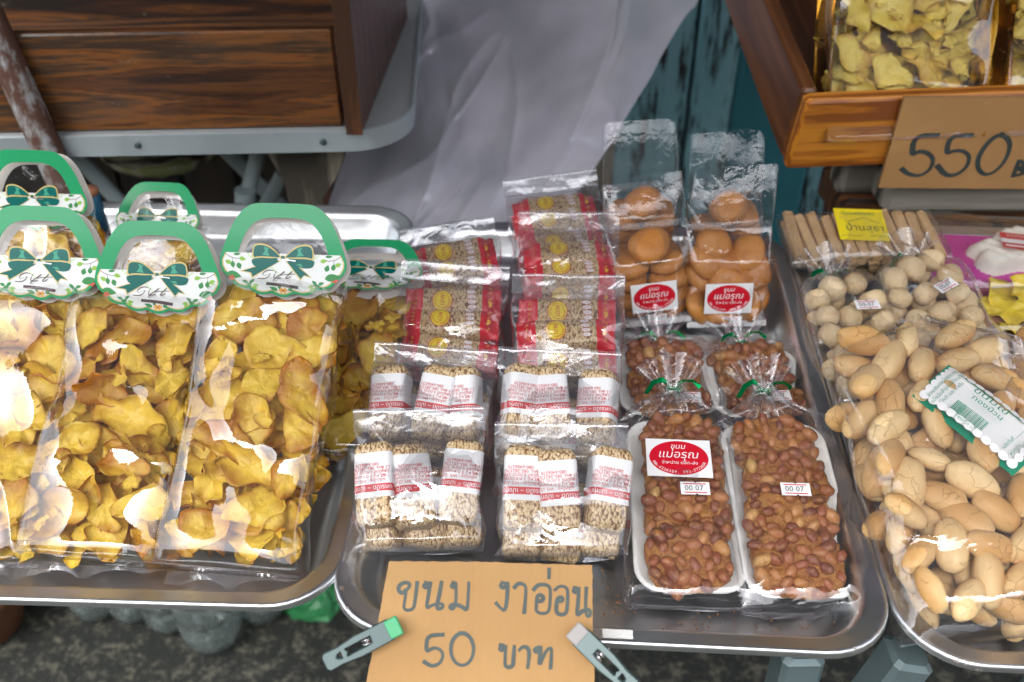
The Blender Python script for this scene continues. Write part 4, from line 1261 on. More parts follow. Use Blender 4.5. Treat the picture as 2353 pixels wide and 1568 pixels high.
def back_label():
    F = Flat([M['white'], M['label_red']])
    F.rect(0, 0, .024, .0072, .0124, M['label_red']); F.rect(0, 0, .0235, .0067, .0125, M['white'])
    for k in range(9): F.rect(-.0095 + k * .0023, 0, .0004, .0055, .0126, M['label_red'])
    F.rect(0, .0026, .0225, .0004, .0126, M['label_red'])
    return F.mesh('back_label')
BLABEL = back_label()

STAPLE = MB(); STAPLE.tube([(-.0055, 0, 0), (.0055, 0, 0)], .00035, 5); STM = STAPLE.mesh('staple', M['wire'])
def header(parent, w_, h_, Mx, seed):
    v = []; rr = random.Random(seed)
    for k, z_ in ((0, .0013), (1, 0)):
        for j in range(7):
            for i in range(21):
                x_ = (i / 20 - .5) * w_
                v.append((x_, h_ * j / 6, z_ + .0016 * noise.noise(Vector((x_ * 45, j * .35, seed + k * .2))) + .0022 * math.exp(-(x_ / .006) ** 2)))
    f = []
    for o in (0, 147):
        f += [(o + j * 21 + i, o + j * 21 + i + 1, o + (j + 1) * 21 + i + 1, o + (j + 1) * 21 + i) for j in range(6) for i in range(20)]
    f += [(126 + i, 126 + i + 1, 147 + 126 + i + 1, 147 + 126 + i) for i in range(20)]
    hd = put('folded_header', me_new('folded_header', v, f, M['film_header']), parent, Mx)
    for sx in (-.24, .25):
        put('staple', STM, hd, TRS(sx * w_, h_ * .45, .0032, 0, 0, rr.uniform(-6, 6)))
    return hd
def gusset(parent, w_, y0, y1, t_, seed, zt):
    """the folded triangle of film from the header down to the contents"""
    rr = random.Random(seed); v = []; n = 12; m = 8
    for j in range(m + 1):
        t = j / m
        for i in range(n + 1):
            u = i / n - .5
            x_ = u * w_ * (1 - .0 * t)
            peak = max(0, 1 - abs(abs(u) - .5 * (1 - t)) / .10)
            v.append((x_, y0 + (y1 - y0) * t, zt + (t_ * .98 - zt) * (1 - t) + .0015 + .0035 * peak + .002 * noise.noise(Vector((x_ * 80, t * 4, seed)))))
    f = [(j * (n + 1) + i, j * (n + 1) + i + 1, (j + 1) * (n + 1) + i + 1, (j + 1) * (n + 1) + i) for j in range(m) for i in range(n)]
    put('folded_gusset', me_new('folded_gusset', v, f, M['film_fan']), parent)

def sesame_bag(kind, label, pb, pt, alpha, wpx, seed, zb=None, head=.020, htilt=28, hpt=None, roll=0):
    rr = random.Random(seed)
    Mx, L_ = lay(pb, RIM - .034 if zb is None else zb, pt, alpha)
    if roll: Mx = Mx @ Matrix.Rotation(rad(roll), 4, 'Z')
    w_ = wpx * scale_at(Mx.translation)
    t_ = .058
    o = thing('sesame_bag', label, 'sesame snack bag', Mx, 'stapled clear bags of sesame bars with %s' % ('white labels' if kind == 'w' else 'red wrappers'))
    if kind == 'w':
        for lay_, z_, yo in ((0, .0145, .001), (1, .042, .012)):
            for i in range(3):
                x_ = (i - 1) * (w_ * .315) + rr.uniform(-.002, .002)
                ms = TRS(x_, yo + rr.uniform(-.003, .004) + (.006 if lay_ else 0), z_ + rr.uniform(-.0015, .0015), rr.uniform(-6, 6), rr.uniform(-28, 28), rr.uniform(-9, 9), (min(1, w_ / .103), 1, 1))
                k = put('sesame_bar', rr.choice(STICKS), o, ms)
                put('label', SLAB, k)
        top = .105
    else:
        sx = min(1.0, w_ / .099)
        for lay_, z_ in ((0, .013), (1, .0385)):
            ys = (.014, .042, .070) if lay_ == 0 else (.020, .049, .072)
            for i, yy in enumerate(ys):
                ms = TRS(rr.uniform(-.002, .002), yy, z_ + rr.uniform(-.001, .001) - (.006 if yy > .06 else 0), rr.uniform(-28, 0), 0, rr.uniform(-4, 4), (sx, 1, 1))
                k = put('sesame_bar', rr.choice(ROLLS), o, ms)
                put('wrapper_print', RPRINT, k)
                put('back_label', BLABEL, k, TRS(.008, -.0022, -.0005, 62, 0, 0))
        top = .11
    def prof(v_):
        if v_ < .05: return (1, .55 + 9 * v_, 0)
        if v_ > .62:
            q = (v_ - .62) / .38; return (1, 1 - q * .96, t_ * .20 * q)
        return (1 + .015 * math.sin(v_ * 15 + seed), 1, 0)
    Lb = max(L_, .085)
    put('film', bag_mesh('film', w_ + .006, Lb, t_, prof, M['film_soft'], n=56, m=40, ex=4.2, seed=seed, crk=.0055, cfreq=32), o)
    zt = t_ * .70
    gusset(o, w_ + .004, Lb * .60, Lb, t_, seed, zt)
    header(o, w_ + .006, head, Matrix.Translation((0, Lb - .001, zt)) @ Matrix.Rotation(rad(htilt), 4, 'X'), seed)
    return o
# back to front; the header's fold line is the second pixel
sesame_bag('r', 'red wrapped sesame bars at the back of the left column, header tilted', (1065, 760), (1046, 590), 30, 205, 21, htilt=28, roll=3)
sesame_bag('r', 'bag of red wrapped sesame bars right behind the white labelled ones in the left column', (1030, 880), (1050, 676), 36, 232, 22, htilt=22)
sesame_bag('w', 'bag of white labelled sesame bars second from the front in the left column', (985, 1075), (1005, 884), 36, 262, 23, htilt=24)
sesame_bag('w', 'front bag of white labelled sesame bars in the left column, next to the chips', (970, 1280), (972, 1018), 31, 280, 24, head=.020, htilt=26)
sesame_bag('r', 'rearmost bag of red wrapped sesame bars below the plastic sheet, header slanting', (1292, 640), (1276, 478), 30, 205, 25, htilt=34, roll=4)
sesame_bag('r', 'second bag from the back of red wrapped sesame bars beside the golden cookies', (1303, 760), (1302, 562), 34, 216, 26, htilt=30)
sesame_bag('r', 'nearest bag of red wrapped sesame bars in the right column, two yellow logos showing', (1298, 905), (1300, 700), 38, 240, 27, htilt=30)
sesame_bag('w', 'bag of white labelled sesame bars directly before the red ones in the right column', (1272, 1085), (1278, 914), 36, 262, 28, htilt=26)
sesame_bag('w', 'front bag of white labelled sesame bars in the right column, above the cardboard sign', (1285, 1292), (1284, 1066), 32, 285, 29, head=.024, htilt=26)

# ---------------------------------------------------------------- stickers
def sticker_mesh():
    F = Flat([M['white']]); w_, h_ = .051, .036
    F.rect(0, 0, w_, h_, 0, M['white'])
    F.oval(0, 0, .0232, .0163, .00015, M['red'], n=48)
    z = .0003
    F.text('ขนม', 0, .0108, .0068, z, M['white'], shear=.2)
    F.text('แม่อรุณ', 0, .0030, .0102, z, M['white'], shear=.22)
    F.text('จำหน่าย ปลีก-ส่ง', .0005, -.0048, .0043, z, M['white'])
    s = '086-6226359, 093-7722658'
    for i, ch in enumerate(s):
        if ch == ' ': continue
        a = rad(199 + (341 - 199) * i / (len(s) - 1))
        x_, y_ = .0209 * math.cos(a), .0139 * math.sin(a)
        tx, ty = -.0209 * math.sin(a), .0139 * math.cos(a)
        F.text(ch, x_, y_, .0036, z, M['white'], rot=math.degrees(math.atan2(ty, tx)))
    return F.mesh('sticker')
STICK = sticker_mesh()
def price_mesh(txt):
    F = Flat([M['white']]); F.rect(0, 0, .024, .0125, 0, M['white'])
    F.rect(-.0002, .0042, .0185, .0009, .00015, M['red']); F.rect(.0002, -.0042, .0185, .0009, .00015, M['red'])
    F.text(txt, -.001, .0, .0072, .00015, M['ink'], sx=.95)
    F.oval(.0005, .0061, .0011, .0008, .0002, M['ink'], n=8); F.oval(.001, -.0061, .0011, .0008, .0002, M['ink'], n=8)
    return F.mesh('price_sticker')
PRICE = price_mesh('00 07'); PRICE2 = price_mesh('00-07')

# ---------------------------------------------------------------- golden cookies
def disc_mesh(seed):
    rr = random.Random(seed); v, f = [], []
    prof = [(0, .5), (.35, .49), (.65, .43), (.85, .31), (.96, .14), (1, 0), (.97, -.12), (.86, -.24), (.6, -.32), (0, -.34)]
    rings = [[(r * .5 * (1 + .05 * math.sin(3 * q + seed)) * math.cos(q), r * .5 * (1 + .08 * math.sin(2 * q + seed * 2)) * math.sin(q), z * .5 + .01 * math.sin(q * 2 + seed)) for q in [2 * math.pi * k / 28 for k in range(28)]] for r, z in [(max(r, .004), z) for r, z in prof]]
    v, f = loft(rings)
    return scaled_copy(me_new('cookie', v, f, M['cookie']), .043)
DISCS = [disc_mesh(i) for i in range(6)]
def cookie_bag(label, pb, pt, alpha, w_, seed, stack, zb=None, flap=.045, sticker=True, roll=0, t_=.058, flapskew=0):
    rr = random.Random(seed)
    Mx, L_ = lay(pb, RIM - .032 if zb is None else zb, pt, alpha)
    Mx = Mx @ Matrix.Translation((0, 0, -t_)) @ Matrix.Rotation(rad(roll), 4, 'Z')
    o = thing('cookie_bag', label, 'cookie bag', Mx, 'clear standing bags of golden cookies')
    b = MB(); b.box((0, .004, t_ * .5), (w_ * .97, .0018, t_ * 1.02), bev=.0004); b.box((0, .0065, t_ * 1.008), (w_ * .97, .0065, .0009)); 
    put('card_base', b.mesh('card_base', M['white'], False), o)
    hc = L_ * .80
    if stack:
        for sx in (-1, 1):
            for sz in (0, 1):
                y_ = .016; k = 0
                while y_ < hc - (.012 if sx < 0 else .004):
                    put('cookie', rr.choice(DISCS), o, TRS(sx * w_ * .235 + rr.uniform(-.002, .002), y_, t_ * (.28 + .36 * sz) + rr.uniform(-.002, .002), -90 + rr.uniform(-9, 9) + 16, rr.uniform(-8, 8), rr.uniform(-10, 10), rr.uniform(.9, 1.0) * w_ / .085))
                    y_ += .0165; k += 1
        put('cookie', DISCS[0], o, TRS(.002, hc + .004, t_ * .70, -50, 0, 8, 1.05 * w_ / .085))
    else:
        spots = [(-.028, .022, .8, -10, 70, 20), (-.006, .014, .85, -85, 4, 0), (.024, .022, .82, 0, -72, -12), (.033, .026, .7, 0, -70, -20), (0, .045, .82, -25, 10, 0), (-.022, .052, .55, -40, 30, 0), (.027, .056, .72, -15, -35, 0),
                 (-.018, .070, .62, -35, 18, 0), (.004, .066, .5, -60, 0, 0), (.022, .072, .55, -40, -50, 10), (-.005, .030, .35, -80, 0, 0), (.01, .052, .3, -70, 0, 0), (-.025, .035, .35, -60, 40, 0), (-.012, .084, .5, -35, 20, 0)]
        for x_, y_, z_, rx, ry, rz in spots:
            put('cookie', rr.choice(DISCS), o, TRS(x_ * w_ / .085, y_ * L_ / .105, t_ * z_ - .004, rx, ry, rz, rr.uniform(.95, 1.06) * w_ / .085))
    def prof(v_):
        if v_ < .03: return (1, .9 + 3 * v_, 0)
        if v_ > .74:
            q = (v_ - .74) / .26; return (1, max(.02, 1 - q), t_ * .10 * q)
        return (1 + .012 * math.sin(v_ * 19 + seed), 1, 0)
    put('film', bag_mesh('film', w_ + .003, L_, t_ + .002, prof, M['film'], n=56, m=40, ex=5, seed=seed, crk=.0045, cfreq=28), o)
    # zip band and the open mouth above it
    v = []; 
    for z_ in (0, .0008):
        for j in range(3):
            for i in range(2): v.append(((i - .5) * (w_ + .004), L_ + .0075 * j / 2, t_ * .6 + z_))
    f = [(a + 2 * j, a + 2 * j + 1, a + 2 * j + 3, a + 2 * j + 2) for a in (0, 6) for j in range(2)]
    put('seal_band', me_new('seal_band', v, f, M['film_header']), o)
    if flap:
        rings = []
        for j in range(9):
            t = j / 8; rg = []
            for k in range(40):
                q = 2 * math.pi * k / 40
                rg.append(((w_ + .004) / 2 * sgnp(math.cos(q), .6) * (1 - .05 * t) + flapskew * t + .0, L_ + .0075 + flap * t * (1 + .10 * math.cos(q + seed)), t_ * .6 + .0005 + (.0015 + .011 * t ** 1.5) * math.sin(q) * (1 + .5 * math.sin(2 * q + seed)) - .012 * t * t))
            rings.append(rg)
        v, f = loft(rings, True, False, False)
        put('open_mouth', me_new('open_mouth', v, f, M['film_thin']), o)
    if sticker:
        s = .96 * w_ / .085
        put('sticker', STICK, o, TRS(-.001 + .003 * (seed % 2), L_ * .37, t_ + .0065, 1, 0, rr.uniform(-1, 3), s))
        put('price_sticker', PRICE, o, TRS(.004, L_ * .37 - .0275 * s, t_ + .0062, 3, 0, -2, s * .9))
    return o
cookie_bag('bag of golden cookies at the back left, its clear mouth standing tallest', (1478, 640), (1478, 452), 84, .080, 33, True, flap=.058, sticker=False)
cookie_bag('bag of golden cookies at the back right with a slanting open mouth', (1680, 640), (1655, 468), 82, .080, 34, True, flap=.055, sticker=False, roll=-6, flapskew=.006)
cookie_bag('front left bag of golden cookies stacked like coins, beside the red wrapped bars', (1502, 752), (1490, 545), 80, .083, 31, True, flap=.043)
cookie_bag('front right bag of golden cookies lying at all angles, next to the tray edge', (1668, 756), (1684, 545), 80, .086, 32, False, flap=.050, flapskew=.006)

# ---------------------------------------------------------------- peanut brittle
def ell_mesh(name, a, b_, c, mat, seed=0, nu=14, nv=9, bump_=.06, waist=0.0):
    rings = []
    for j in range(nv + 1):
        th = math.pi * j / nv; rg = []
        for k in range(nu):
            q = 2 * math.pi * k / nu
            x_, y_, z_ = math.cos(th), math.sin(th) * math.cos(q), math.sin(th) * math.sin(q)
            s = 1 + bump_ * noise.noise(Vector((x_ * 1.6, y_ * 1.6 + seed * 3, z_ * 1.6)))
            wq = 1 - waist * math.exp(-(x_ / .35) ** 2)
            rg.append((a * x_ * s, b_ * y_ * s * wq, c * z_ * s * wq))
        rings.append(rg)
    rings[0] = [(a * (1), 1e-5 * math.cos(k), 1e-5 * math.sin(k)) for k in range(nu)]
    rings[-1] = [(-a, 1e-5 * math.cos(k), 1e-5 * math.sin(k)) for k in range(nu)]
    v, f = loft(rings, True, False, False)
    return me_new(name, v, f, mat)
NUTS = [ell_mesh('peanut', .0078 * s, .0056 * s, .0052 * s, M['peanut'], i, 12, 8, .12) for i, s in enumerate((1, .92, 1.08, .85))]
def slab_mesh(seed, w_, h_):
    rr = random.Random(seed); n = 72; rings = []
    def out(q, r):
        x_ = w_ / 2 * sgnp(math.cos(q), .72); y_ = h_ / 2 * sgnp(math.sin(q), .72)
        s = 1 + .06 * noise.noise(Vector((math.cos(q) * 2, math.sin(q) * 2, seed))) + .05 * noise.noise(Vector((math.cos(q) * 7, math.sin(q) * 7, seed + 5)))
        return x_ * s * r, y_ * s * r
    for r, z in ((.02, -.003), (.9, -.003), (1.0, -.0005), (1.02, .0012), (.97, .0030), (.93, .0036), (.88, .0040), (.82, .0042), (.76, .0044), (.70, .0045), (.64, .0046), (.58, .0047), (.52, .0048), (.46, .0048), (.4, .0048), (.34, .0049), (.28, .0050), (.21, .0050), (.15, .0050), (.08, .0050), (.02, .0050)):
        rg = []
        for k in range(n):
            q = 2 * math.pi * k / n; x_, y_ = out(q, r)
            rg.append((x_, y_, z + (.0030 * noise.noise(Vector((x_ * 110, y_ * 110, seed))) + .0026 * noise.noise(Vector((x_ * 260, y_ * 260, seed)))) * (r > .1)))
        rings.append(rg)
    v, f = loft(rings)
    return me_new('brittle_slab', v, f, M['batter'])
def foam_tray(w_, l_, h_):
    rings = [[(x_, y_, z) for x_, y_ in rrect(w_ - 2 * i, l_ - 2 * i, max(.004, .022 - i), 7)] for i, z in ((.010, 0), (.002, h_ - .002), (0, h_), (.002, h_ + .0015), (.005, h_), (.013, .004), (.02, .003))]
    v, f = loft(rings)
    return me_new('foam_tray', v, f, M['foam'])
def knot_prof(v_, t_, s0=.78):
    if v_ < .05: return (1, .25 + 15 * v_, 0)
    if v_ > s0:
        q = (v_ - s0) / (1 - s0); q = q * q * (3 - 2 * q)
        return (1 - .87 * q, 1 - .72 * q, t_ * .12 * q)
    return (1, 1, 0)
def brittle_pack(label, pb, pt, alpha, w_, seed, nslab=4, sticker=False, price=None, zb=None, plen=None, roll=0):
    rr = random.Random(seed)
    Mx, L_ = lay(pb, RIM - .033 if zb is None else zb, pt, alpha)
    if roll: Mx = Mx @ Matrix.Rotation(rad(roll), 4, 'Z')
    t_ = .030
    Lt_ = L_ * .77
    o = thing('brittle_pack', label, 'peanut brittle pack', Mx, 'foam trays of peanut brittle in tied clear bags')
    put('foam_tray', foam_tray(w_, Lt_, .011), o, Matrix.Translation((0, Lt_ / 2 + .006, .002)))
    ys = [Lt_ * (.16 + .68 * i / max(1, nslab - 1)) + .006 for i in range(nslab)]
    for i, yy in enumerate(ys):
        sw, sh_ = w_ * rr.uniform(.72, .79), Lt_ / nslab * 1.32
        s = put('brittle_slab', slab_mesh(seed * 10 + i, sw, sh_), o, TRS(rr.uniform(-.003, .003), yy, .0125 + .0012 * (nslab - i), 9, rr.uniform(-3, 3), rr.uniform(-9, 9)))
        pts = []
        tries = 0
        while len(pts) < 36 and tries < 500:
            tries += 1
            x_, y_ = rr.uniform(-.48, .48) * sw, rr.uniform(-.47, .47) * sh_
            if abs(x_ / sw * 2) ** 2.6 + abs(y_ / sh_ * 2) ** 2.6 > .92: continue
            if all((x_ - a) ** 2 + (y_ - b_) ** 2 > .0084 ** 2 for a, b_ in pts): pts.append((x_, y_))
        for x_, y_ in pts:
            put('peanut', rr.choice(NUTS), s, TRS(x_, y_, .0040 + rr.uniform(-.0016, .0018), rr.uniform(0, 360), rr.uniform(-30, 30), rr.uniform(0, 180), rr.uniform(.74, 1.08)))
    put('film', bag_mesh('film', w_ + .014, L_, t_, lambda q: knot_prof(q, t_), M['film'], n=64, m=50, ex=2.6, seed=seed, crk=.0062, cfreq=26, y0=-.008, pleat=(9, .006, .72)), o)
    fm = put('gathered_mouth', fan_mesh('gathered_mouth', .0085, .032, M['film_fan'], pleats=9, seed=seed, spread=.023, depth=.006), o, TRS(0, L_ - .010, t_ * .40, 18, 0, 0))
    k = put('knot', bag_mesh('knot', .021, .014, .015, lambda q: (1 - .15 * math.sin(q * 3.1), 1, 0), M['film_fan'], n=20, m=4, ex=2, seed=seed, crk=.002, cfreq=200), o, Matrix.Translation((0, L_ - .016, .004)))
    tie(k, .007, .010, seed)
    if sticker:
        put('sticker', STICK, o, TRS(-.004, Lt_ * .70, t_ + .0055, 0, 0, -1, 1.07))
    if price is not None:
        put('price_sticker', PRICE, o, TRS(price[0], price[1] * Lt_, t_ + .0050, 0, 0, price[2], 1.0))
    return o
brittle_pack('back left pack of peanut brittle before the stacked cookies, mostly hidden by the front pack', (1545, 985), (1508, 792), 7, .098, 43, nslab=3, price=(.012, .10, -3))
brittle_pack('back right pack of peanut brittle nearest the tray edge, behind the plain front pack', (1765, 985), (1690, 795), 7, .098, 44, nslab=3, price=(.006, .12, -4))
brittle_pack('front left pack of peanut brittle carrying the red oval sticker', (1588, 1398), (1538, 900), 9, .090, 41, sticker=True, price=(.007, .525, 0))
brittle_pack('front right pack of peanut brittle with only a small price sticker', (1850, 1410), (1742, 905), 9, .094, 42, price=(.003, .54, -2))

# ---------------------------------------------------------------- right tray: puffs, egg cookies, sticks, icing
def scatter(rr, w_, L_, dmin, n, prof=lambda y: 1.0, tries=4000):
    pts = []
    for _ in range(tries):
        if len(pts) >= n: break
        y_ = rr.uniform(0, L_); x_ = rr.uniform(-.5, .5) * w_ * prof(y_ / L_)
        if all((x_ - a) ** 2 + (y_ - b_) ** 2 > dmin ** 2 for a, b_ in pts): pts.append((x_, y_))
    return pts
def puff_mesh(seed):
    rr = random.Random(seed); n = 22
    prof = [(.04, -.45), (.35, -.445), (.62, -.41), (.80, -.34), (.92, -.22), (.985, -.08), (1.0, .04), (.97, .18), (.88, .30), (.74, .38), (.5, .435), (.25, .45), (.04, .45)]
    v, f = loft([[(r * .5 * math.cos(q) * (1 + .04 * noise.noise(Vector((math.cos(q), math.sin(q), seed)))), r * .5 * math.sin(q), z * .90 + .03 * noise.noise(Vector((math.cos(q) * 1.5 * r, math.sin(q) * 1.5 * r, seed + z * 2)))) for q in [2 * math.pi * k / n for k in range(n)]] for r, z in prof])
    return scaled_copy(me_new('puff', v, f, M['puff']), .0265)
PUFFS = [puff_mesh(i) for i in range(6)]
def tied_bag(name, label, cat, group, pb, pt, alpha, w_, t_, seed, zb=None, s0=.80, tiey=True):
    Mx, L_ = lay(pb, RIM - .032 if zb is None else zb, pt, alpha)
    o = thing(name, label, cat, Mx, group)
    put('film', bag_mesh('film', w_, L_, t_, lambda q: knot_prof(q, t_, s0), M['film_soft'], n=64, m=50, ex=2.8, seed=seed, crk=.0085, cfreq=22, y0=-.006, pleat=(8, .005, .76)), o)
    if tiey:
        put('gathered_mouth', fan_mesh('gathered_mouth', .007, .032, M['film_fan'], pleats=8, seed=seed, spread=.026, depth=.006), o, TRS(0, L_ - .010, t_ * .45, 15, 0, 0))
        k = put('knot', bag_mesh('knot', .017, .014, .013, lambda q: (1 - .15 * math.sin(q * 3.1), 1, 0), M['film_fan'], n=20, m=4, ex=2, seed=seed, crk=.002, cfreq=200), o, Matrix.Translation((0, L_ - .016, .008)))
        tie(k, .007, .009, seed)
    return o, L_
def puff_bag(label, pb, pt, alpha, w_, seed, pr, zb=None):
    rr = random.Random(seed); t_ = .046
    o, L_ = tied_bag('puff_bag', label, 'puff bag', 'tied bags of pale puffs', pb, pt, alpha, w_, t_, seed, zb)
    pf = lambda v_: 1 if v_ < .75 else 1 - (v_ - .75) * 1.9
    for z_, d in ((.013, .0255), (.032, .0240)):
        for x_, y_ in scatter(rr, w_ - .026, L_ * .84, d, 60, pf):
            put('puff', rr.choice(PUFFS), o, TRS(x_, y_ + .004, z_ + rr.uniform(-.001, .004), rr.uniform(0, 360), rr.uniform(0, 360), 0, rr.uniform(.88, 1.1)))
    put('price_sticker', PRICE2, o, TRS(pr[0] * w_, pr[1] * L_, t_ + .0055, 0, 0, pr[2], 1.0))
    return o
puff_bag('bag of pale puffs near the tray edge, partly under the big bag of egg cookies', (2010, 985), (1893, 655), 8, .095, 51, (.12, .58, 2))
puff_bag('bag of pale puffs farther from the tray edge, its green tie above the price sticker', (2200, 900), (2068, 618), 11, .105, 52, (.06, .56, 28), zb=RIM - .026)

EGGS = [ell_mesh('egg_cookie', .0232 * s, .0142 * s, .0122 * s, M['egg_cookie'], i + 20, 20, 13, .10, .03 * (i % 3)) for i, s in enumerate((1, .95, 1.06, .9, 1.0))]
def egg_bag(label, pb, pt, alpha, w_, t_, seed, zb=None, card=None, n=(14, 20, 22), size=1.0):
    rr = random.Random(seed)
    o, L_ = tied_bag('egg_cookie_bag', label, 'egg cookie bag', 'clear bags of egg cookies', pb, pt, alpha, w_, t_, seed, zb, .86, False)
    for k, nn in enumerate(n):
        z_ = t_ * (.17 + .30 * k)
        for x_, y_ in scatter(rr, w_ - .034, L_ * .86, .0265 * size, nn + 30, lambda v_: 1 if v_ < .8 else 1 - (v_ - .8)):
            put('egg_cookie', rr.choice(EGGS), o, TRS(x_, y_ + .012, z_ + rr.uniform(-.003, .003), rr.uniform(0, 360), rr.uniform(-20, 20), rr.choice((rr.uniform(20, 70), rr.uniform(80, 160), rr.uniform(0, 180))), rr.uniform(.86, 1.08) * size))
    if card: card(o, L_)
    return o
def green_card():
    F = Flat([M['green_label']]); w_, h_ = .060, .098
    F.rect(0, 0, w_, h_, 0, M['green_label'])
    F.rect(0, 0, w_ - .012, h_ - .012, .0002, M['white'])
    for i in range(11):
        yy = -(h_ - .014) / 2 + (h_ - .014) * i / 10
        for sx in (-1, 1): F.oval(sx * (w_ / 2 - .0062), yy, .0036, .0042, .00022 + .000002 * i, M['white'], n=12)
    for i in range(7):
        xx = -(w_ - .014) / 2 + (w_ - .014) * i / 6
        for sy in (-1, 1): F.oval(xx, sy * (h_ / 2 - .0062), .0042, .0036, .00025 + .000002 * i, M['white'], n=12)
    z = .0004; g = M['green_label']
    F.text('ส่วนประกอบโดยประมาณ', 0, .0395, .0048, z, g); F.text('แป้งมันสำปะหลัง น้ำตาล ไข่ไก่', 0, .0335, .0046, z, g); F.text('กะทิ เนย งา เกลือ', -.004, .0280, .0046, z, g)
    yy = .018
    for i in range(26):
        F.rect(-.0155, .0195 - i * .00115, .011, rrc.choice((.0004, .0006, .0008)), z, g)
    F.text('ขนมไข่', .014, .002, .0125, z, g, rot=-90); F.text('ทองม้วน', .003, .0, .0085, z, g, rot=-90)
    F.text('8 850329 117', -.0235, .004, .0035, z, g, rot=-90)
    F.text('ผลิตวันที่', -.012, -.030, .0042, z, g); F.rect(.008, -.0315, .022, .0003, z, g); F.text('หมดอายุ', -.012, -.037, .0042, z, g); F.rect(.008, -.0385, .022, .0003, z, g)
    return F.mesh('label_card')
rrc = random.Random(5)
CARD = green_card()
def bend_card(me, k):
    m2 = me.copy()
    for v_ in m2.vertices: v_.co.z -= k * (v_.co.x ** 2) * 8 + k * 2 * (v_.co.y ** 2)
    return m2
egg_bag('bag of egg cookies at the right picture edge behind the big front bag', (2430, 1200), (2305, 835), 14, .150, .062, 62, zb=RIM - .025, n=(12, 18, 18), size=1.12)
egg_bag('big front bag of egg cookies with the green and white scalloped card on top', (2300, 1475), (2062, 800), 15, .170, .070, 61, n=(26, 30, 34), size=.92,
        card=lambda o, L_: put('label_card', bend_card(CARD, 1.1), o, TRS(.014, L_ * .63 - .014, .0755, 0, 0, 36, (.82, .98, 1))))
# second card lying against the tray wall under the big bag
ce = G(1995, 1095, RIM - .014)
tag(put('paper_card', bend_card(CARD, .4), None, Matrix.Translation(ce) @ Matrix.Rotation(rad(-14), 4, 'Z') @ Matrix.Rotation(rad(-48), 4, 'Y') @ Matrix.Diagonal((.55, .9, 1, 1))), 'green scalloped card standing on edge between the tray wall and the egg cookies', 'card')

# dry sticks
def wafer_mesh(seed):
    rr = random.Random(seed); rings = []
    for j in range(9):
        t = j / 8
        rings.append([((.0058 + .0007 * math.sin(5 * q + seed)) * sgnp(math.cos(q), .7), (t - .5) * .115, (.0042 + .0005 * math.sin(4 * q + seed)) * sgnp(math.sin(q), .7) + .0012 * math.sin(t * 3 + seed)) for q in [2 * math.pi * k / 14 for k in range(14)]])
    v, f = loft(rings); return sharpen(me_new('stick', v, f, M['wafer']), 30)
WAF = [wafer_mesh(i) for i in range(5)]
def wafer_pack(label, pb, pt, alpha, w_, seed, card=False, zb=None):
    rr = random.Random(seed)
    Mx, L_ = lay(pb, zb, pt, alpha)
    o = thing('stick_pack', label, 'snack pack', Mx, 'clear flat packs of dry sticks')
    n = int(w_ / .0135)
    for k in range(2):
        for i in range(n):
            put('stick', rr.choice(WAF), o, TRS(-w_ / 2 + .009 + i * (w_ - .018) / (n - 1) + rr.uniform(-.001, .001), L_ * .5 + rr.uniform(-.004, .004), .006 + .009 * k + rr.uniform(-.001, .001), 0, rr.uniform(-25, 25), rr.uniform(-3, 3), (1, L_ / .128, 1)))
    put('film', bag_mesh('film', w_ + .010, L_, .023, lambda q: (1, .3 + .7 * min(1, min(q, 1 - q) / .12), 0), M['film_soft'], n=36, m=20, ex=4, seed=seed, crk=.003, cfreq=40), o)
    if card:
        F = Flat([M['ycard']]); F.rect(0, 0, .054, .052, 0, M['ycard'])
        F.text('กัดเนยกรอบ', -.001, .018, .0075, .0002, M['leaf']); F.text('บ้านสุธา', .003, -.006, .0135, .0002, M['ink'])
        F.stroke([(-.014, .004), (.004, .011), (.02, .003)], .0008, .0002, M['ink'], 0)
        F.stroke([(-.024, -.020), (-.016, -.017), (-.010, -.020), (-.002, -.018)], .0006, .0002, M['ink'])
        F.stroke([(.006, -.020), (.014, -.017), (.022, -.020)], .0006, .0002, M['ink'])
        put('yellow_card', F.mesh('yellow_card'), o, TRS(-.002, L_ * .60, .0245, 0, 0, -6))
    return o
wafer_pack('lower pack of dry sticks under the one with the yellow card', (1985, 655), (1960, 560), 3, .165, 72, zb=RIM - .030)
wafer_pack('upper pack of dry sticks with a yellow card inside its film', (1998, 622), (1952, 510), 10, .168, 71, True, zb=RIM + .002)

# icing lumps on the magenta tray
Mi, Li = lay((2330, 690), RIM - .018, (2270, 535), 6)
ic = thing('icing_pack', 'white ridged icing sweet on a bright magenta tray with a red label', 'sweet pack', Mi)
P = rrect(.26, Li * 1.02, .02, 5)
v, f = loft([[(x_ + .045, y_ + Li / 2, z_) for x_, y_ in P] for z_ in (0, .004)]); put('magenta_tray', me_new('magenta_tray', v, f, M['magenta'], smooth=False), ic)
rr = random.Random(9); v = []; nI, nJ = 64, 40
for j in range(nJ + 1):
    for i in range(nI + 1):
        x_ = -.075 + .20 * i / nI; y_ = Li * (.06 + .88 * j / nJ)
        u, q = (x_ - .04) / .075, (y_ / Li - .57) / .27
        e = 1 - (abs(u) ** 2.2 + abs(q + .25 * math.sin(u * 6)) ** 2.2) + .25 * noise.noise(Vector((u * 2, q * 2, 1)))
        h = max(-.004, min(1, e * 3.5)) ** .5 * .020 if e > 0 else -.004
        if e > 0: h += .0022 * math.sin((y_ * 1.0 + x_ * .35 + .006 * math.sin(x_ * 50)) * 520)
        v.append((x_, y_, .004 + h))
f = [(j * (nI + 1) + i, j * (nI + 1) + i + 1, (j + 1) * (nI + 1) + i + 1, (j + 1) * (nI + 1) + i) for j in range(nJ) for i in range(nI)]
put('icing', me_new('icing', v, f, M['meringue']), ic)
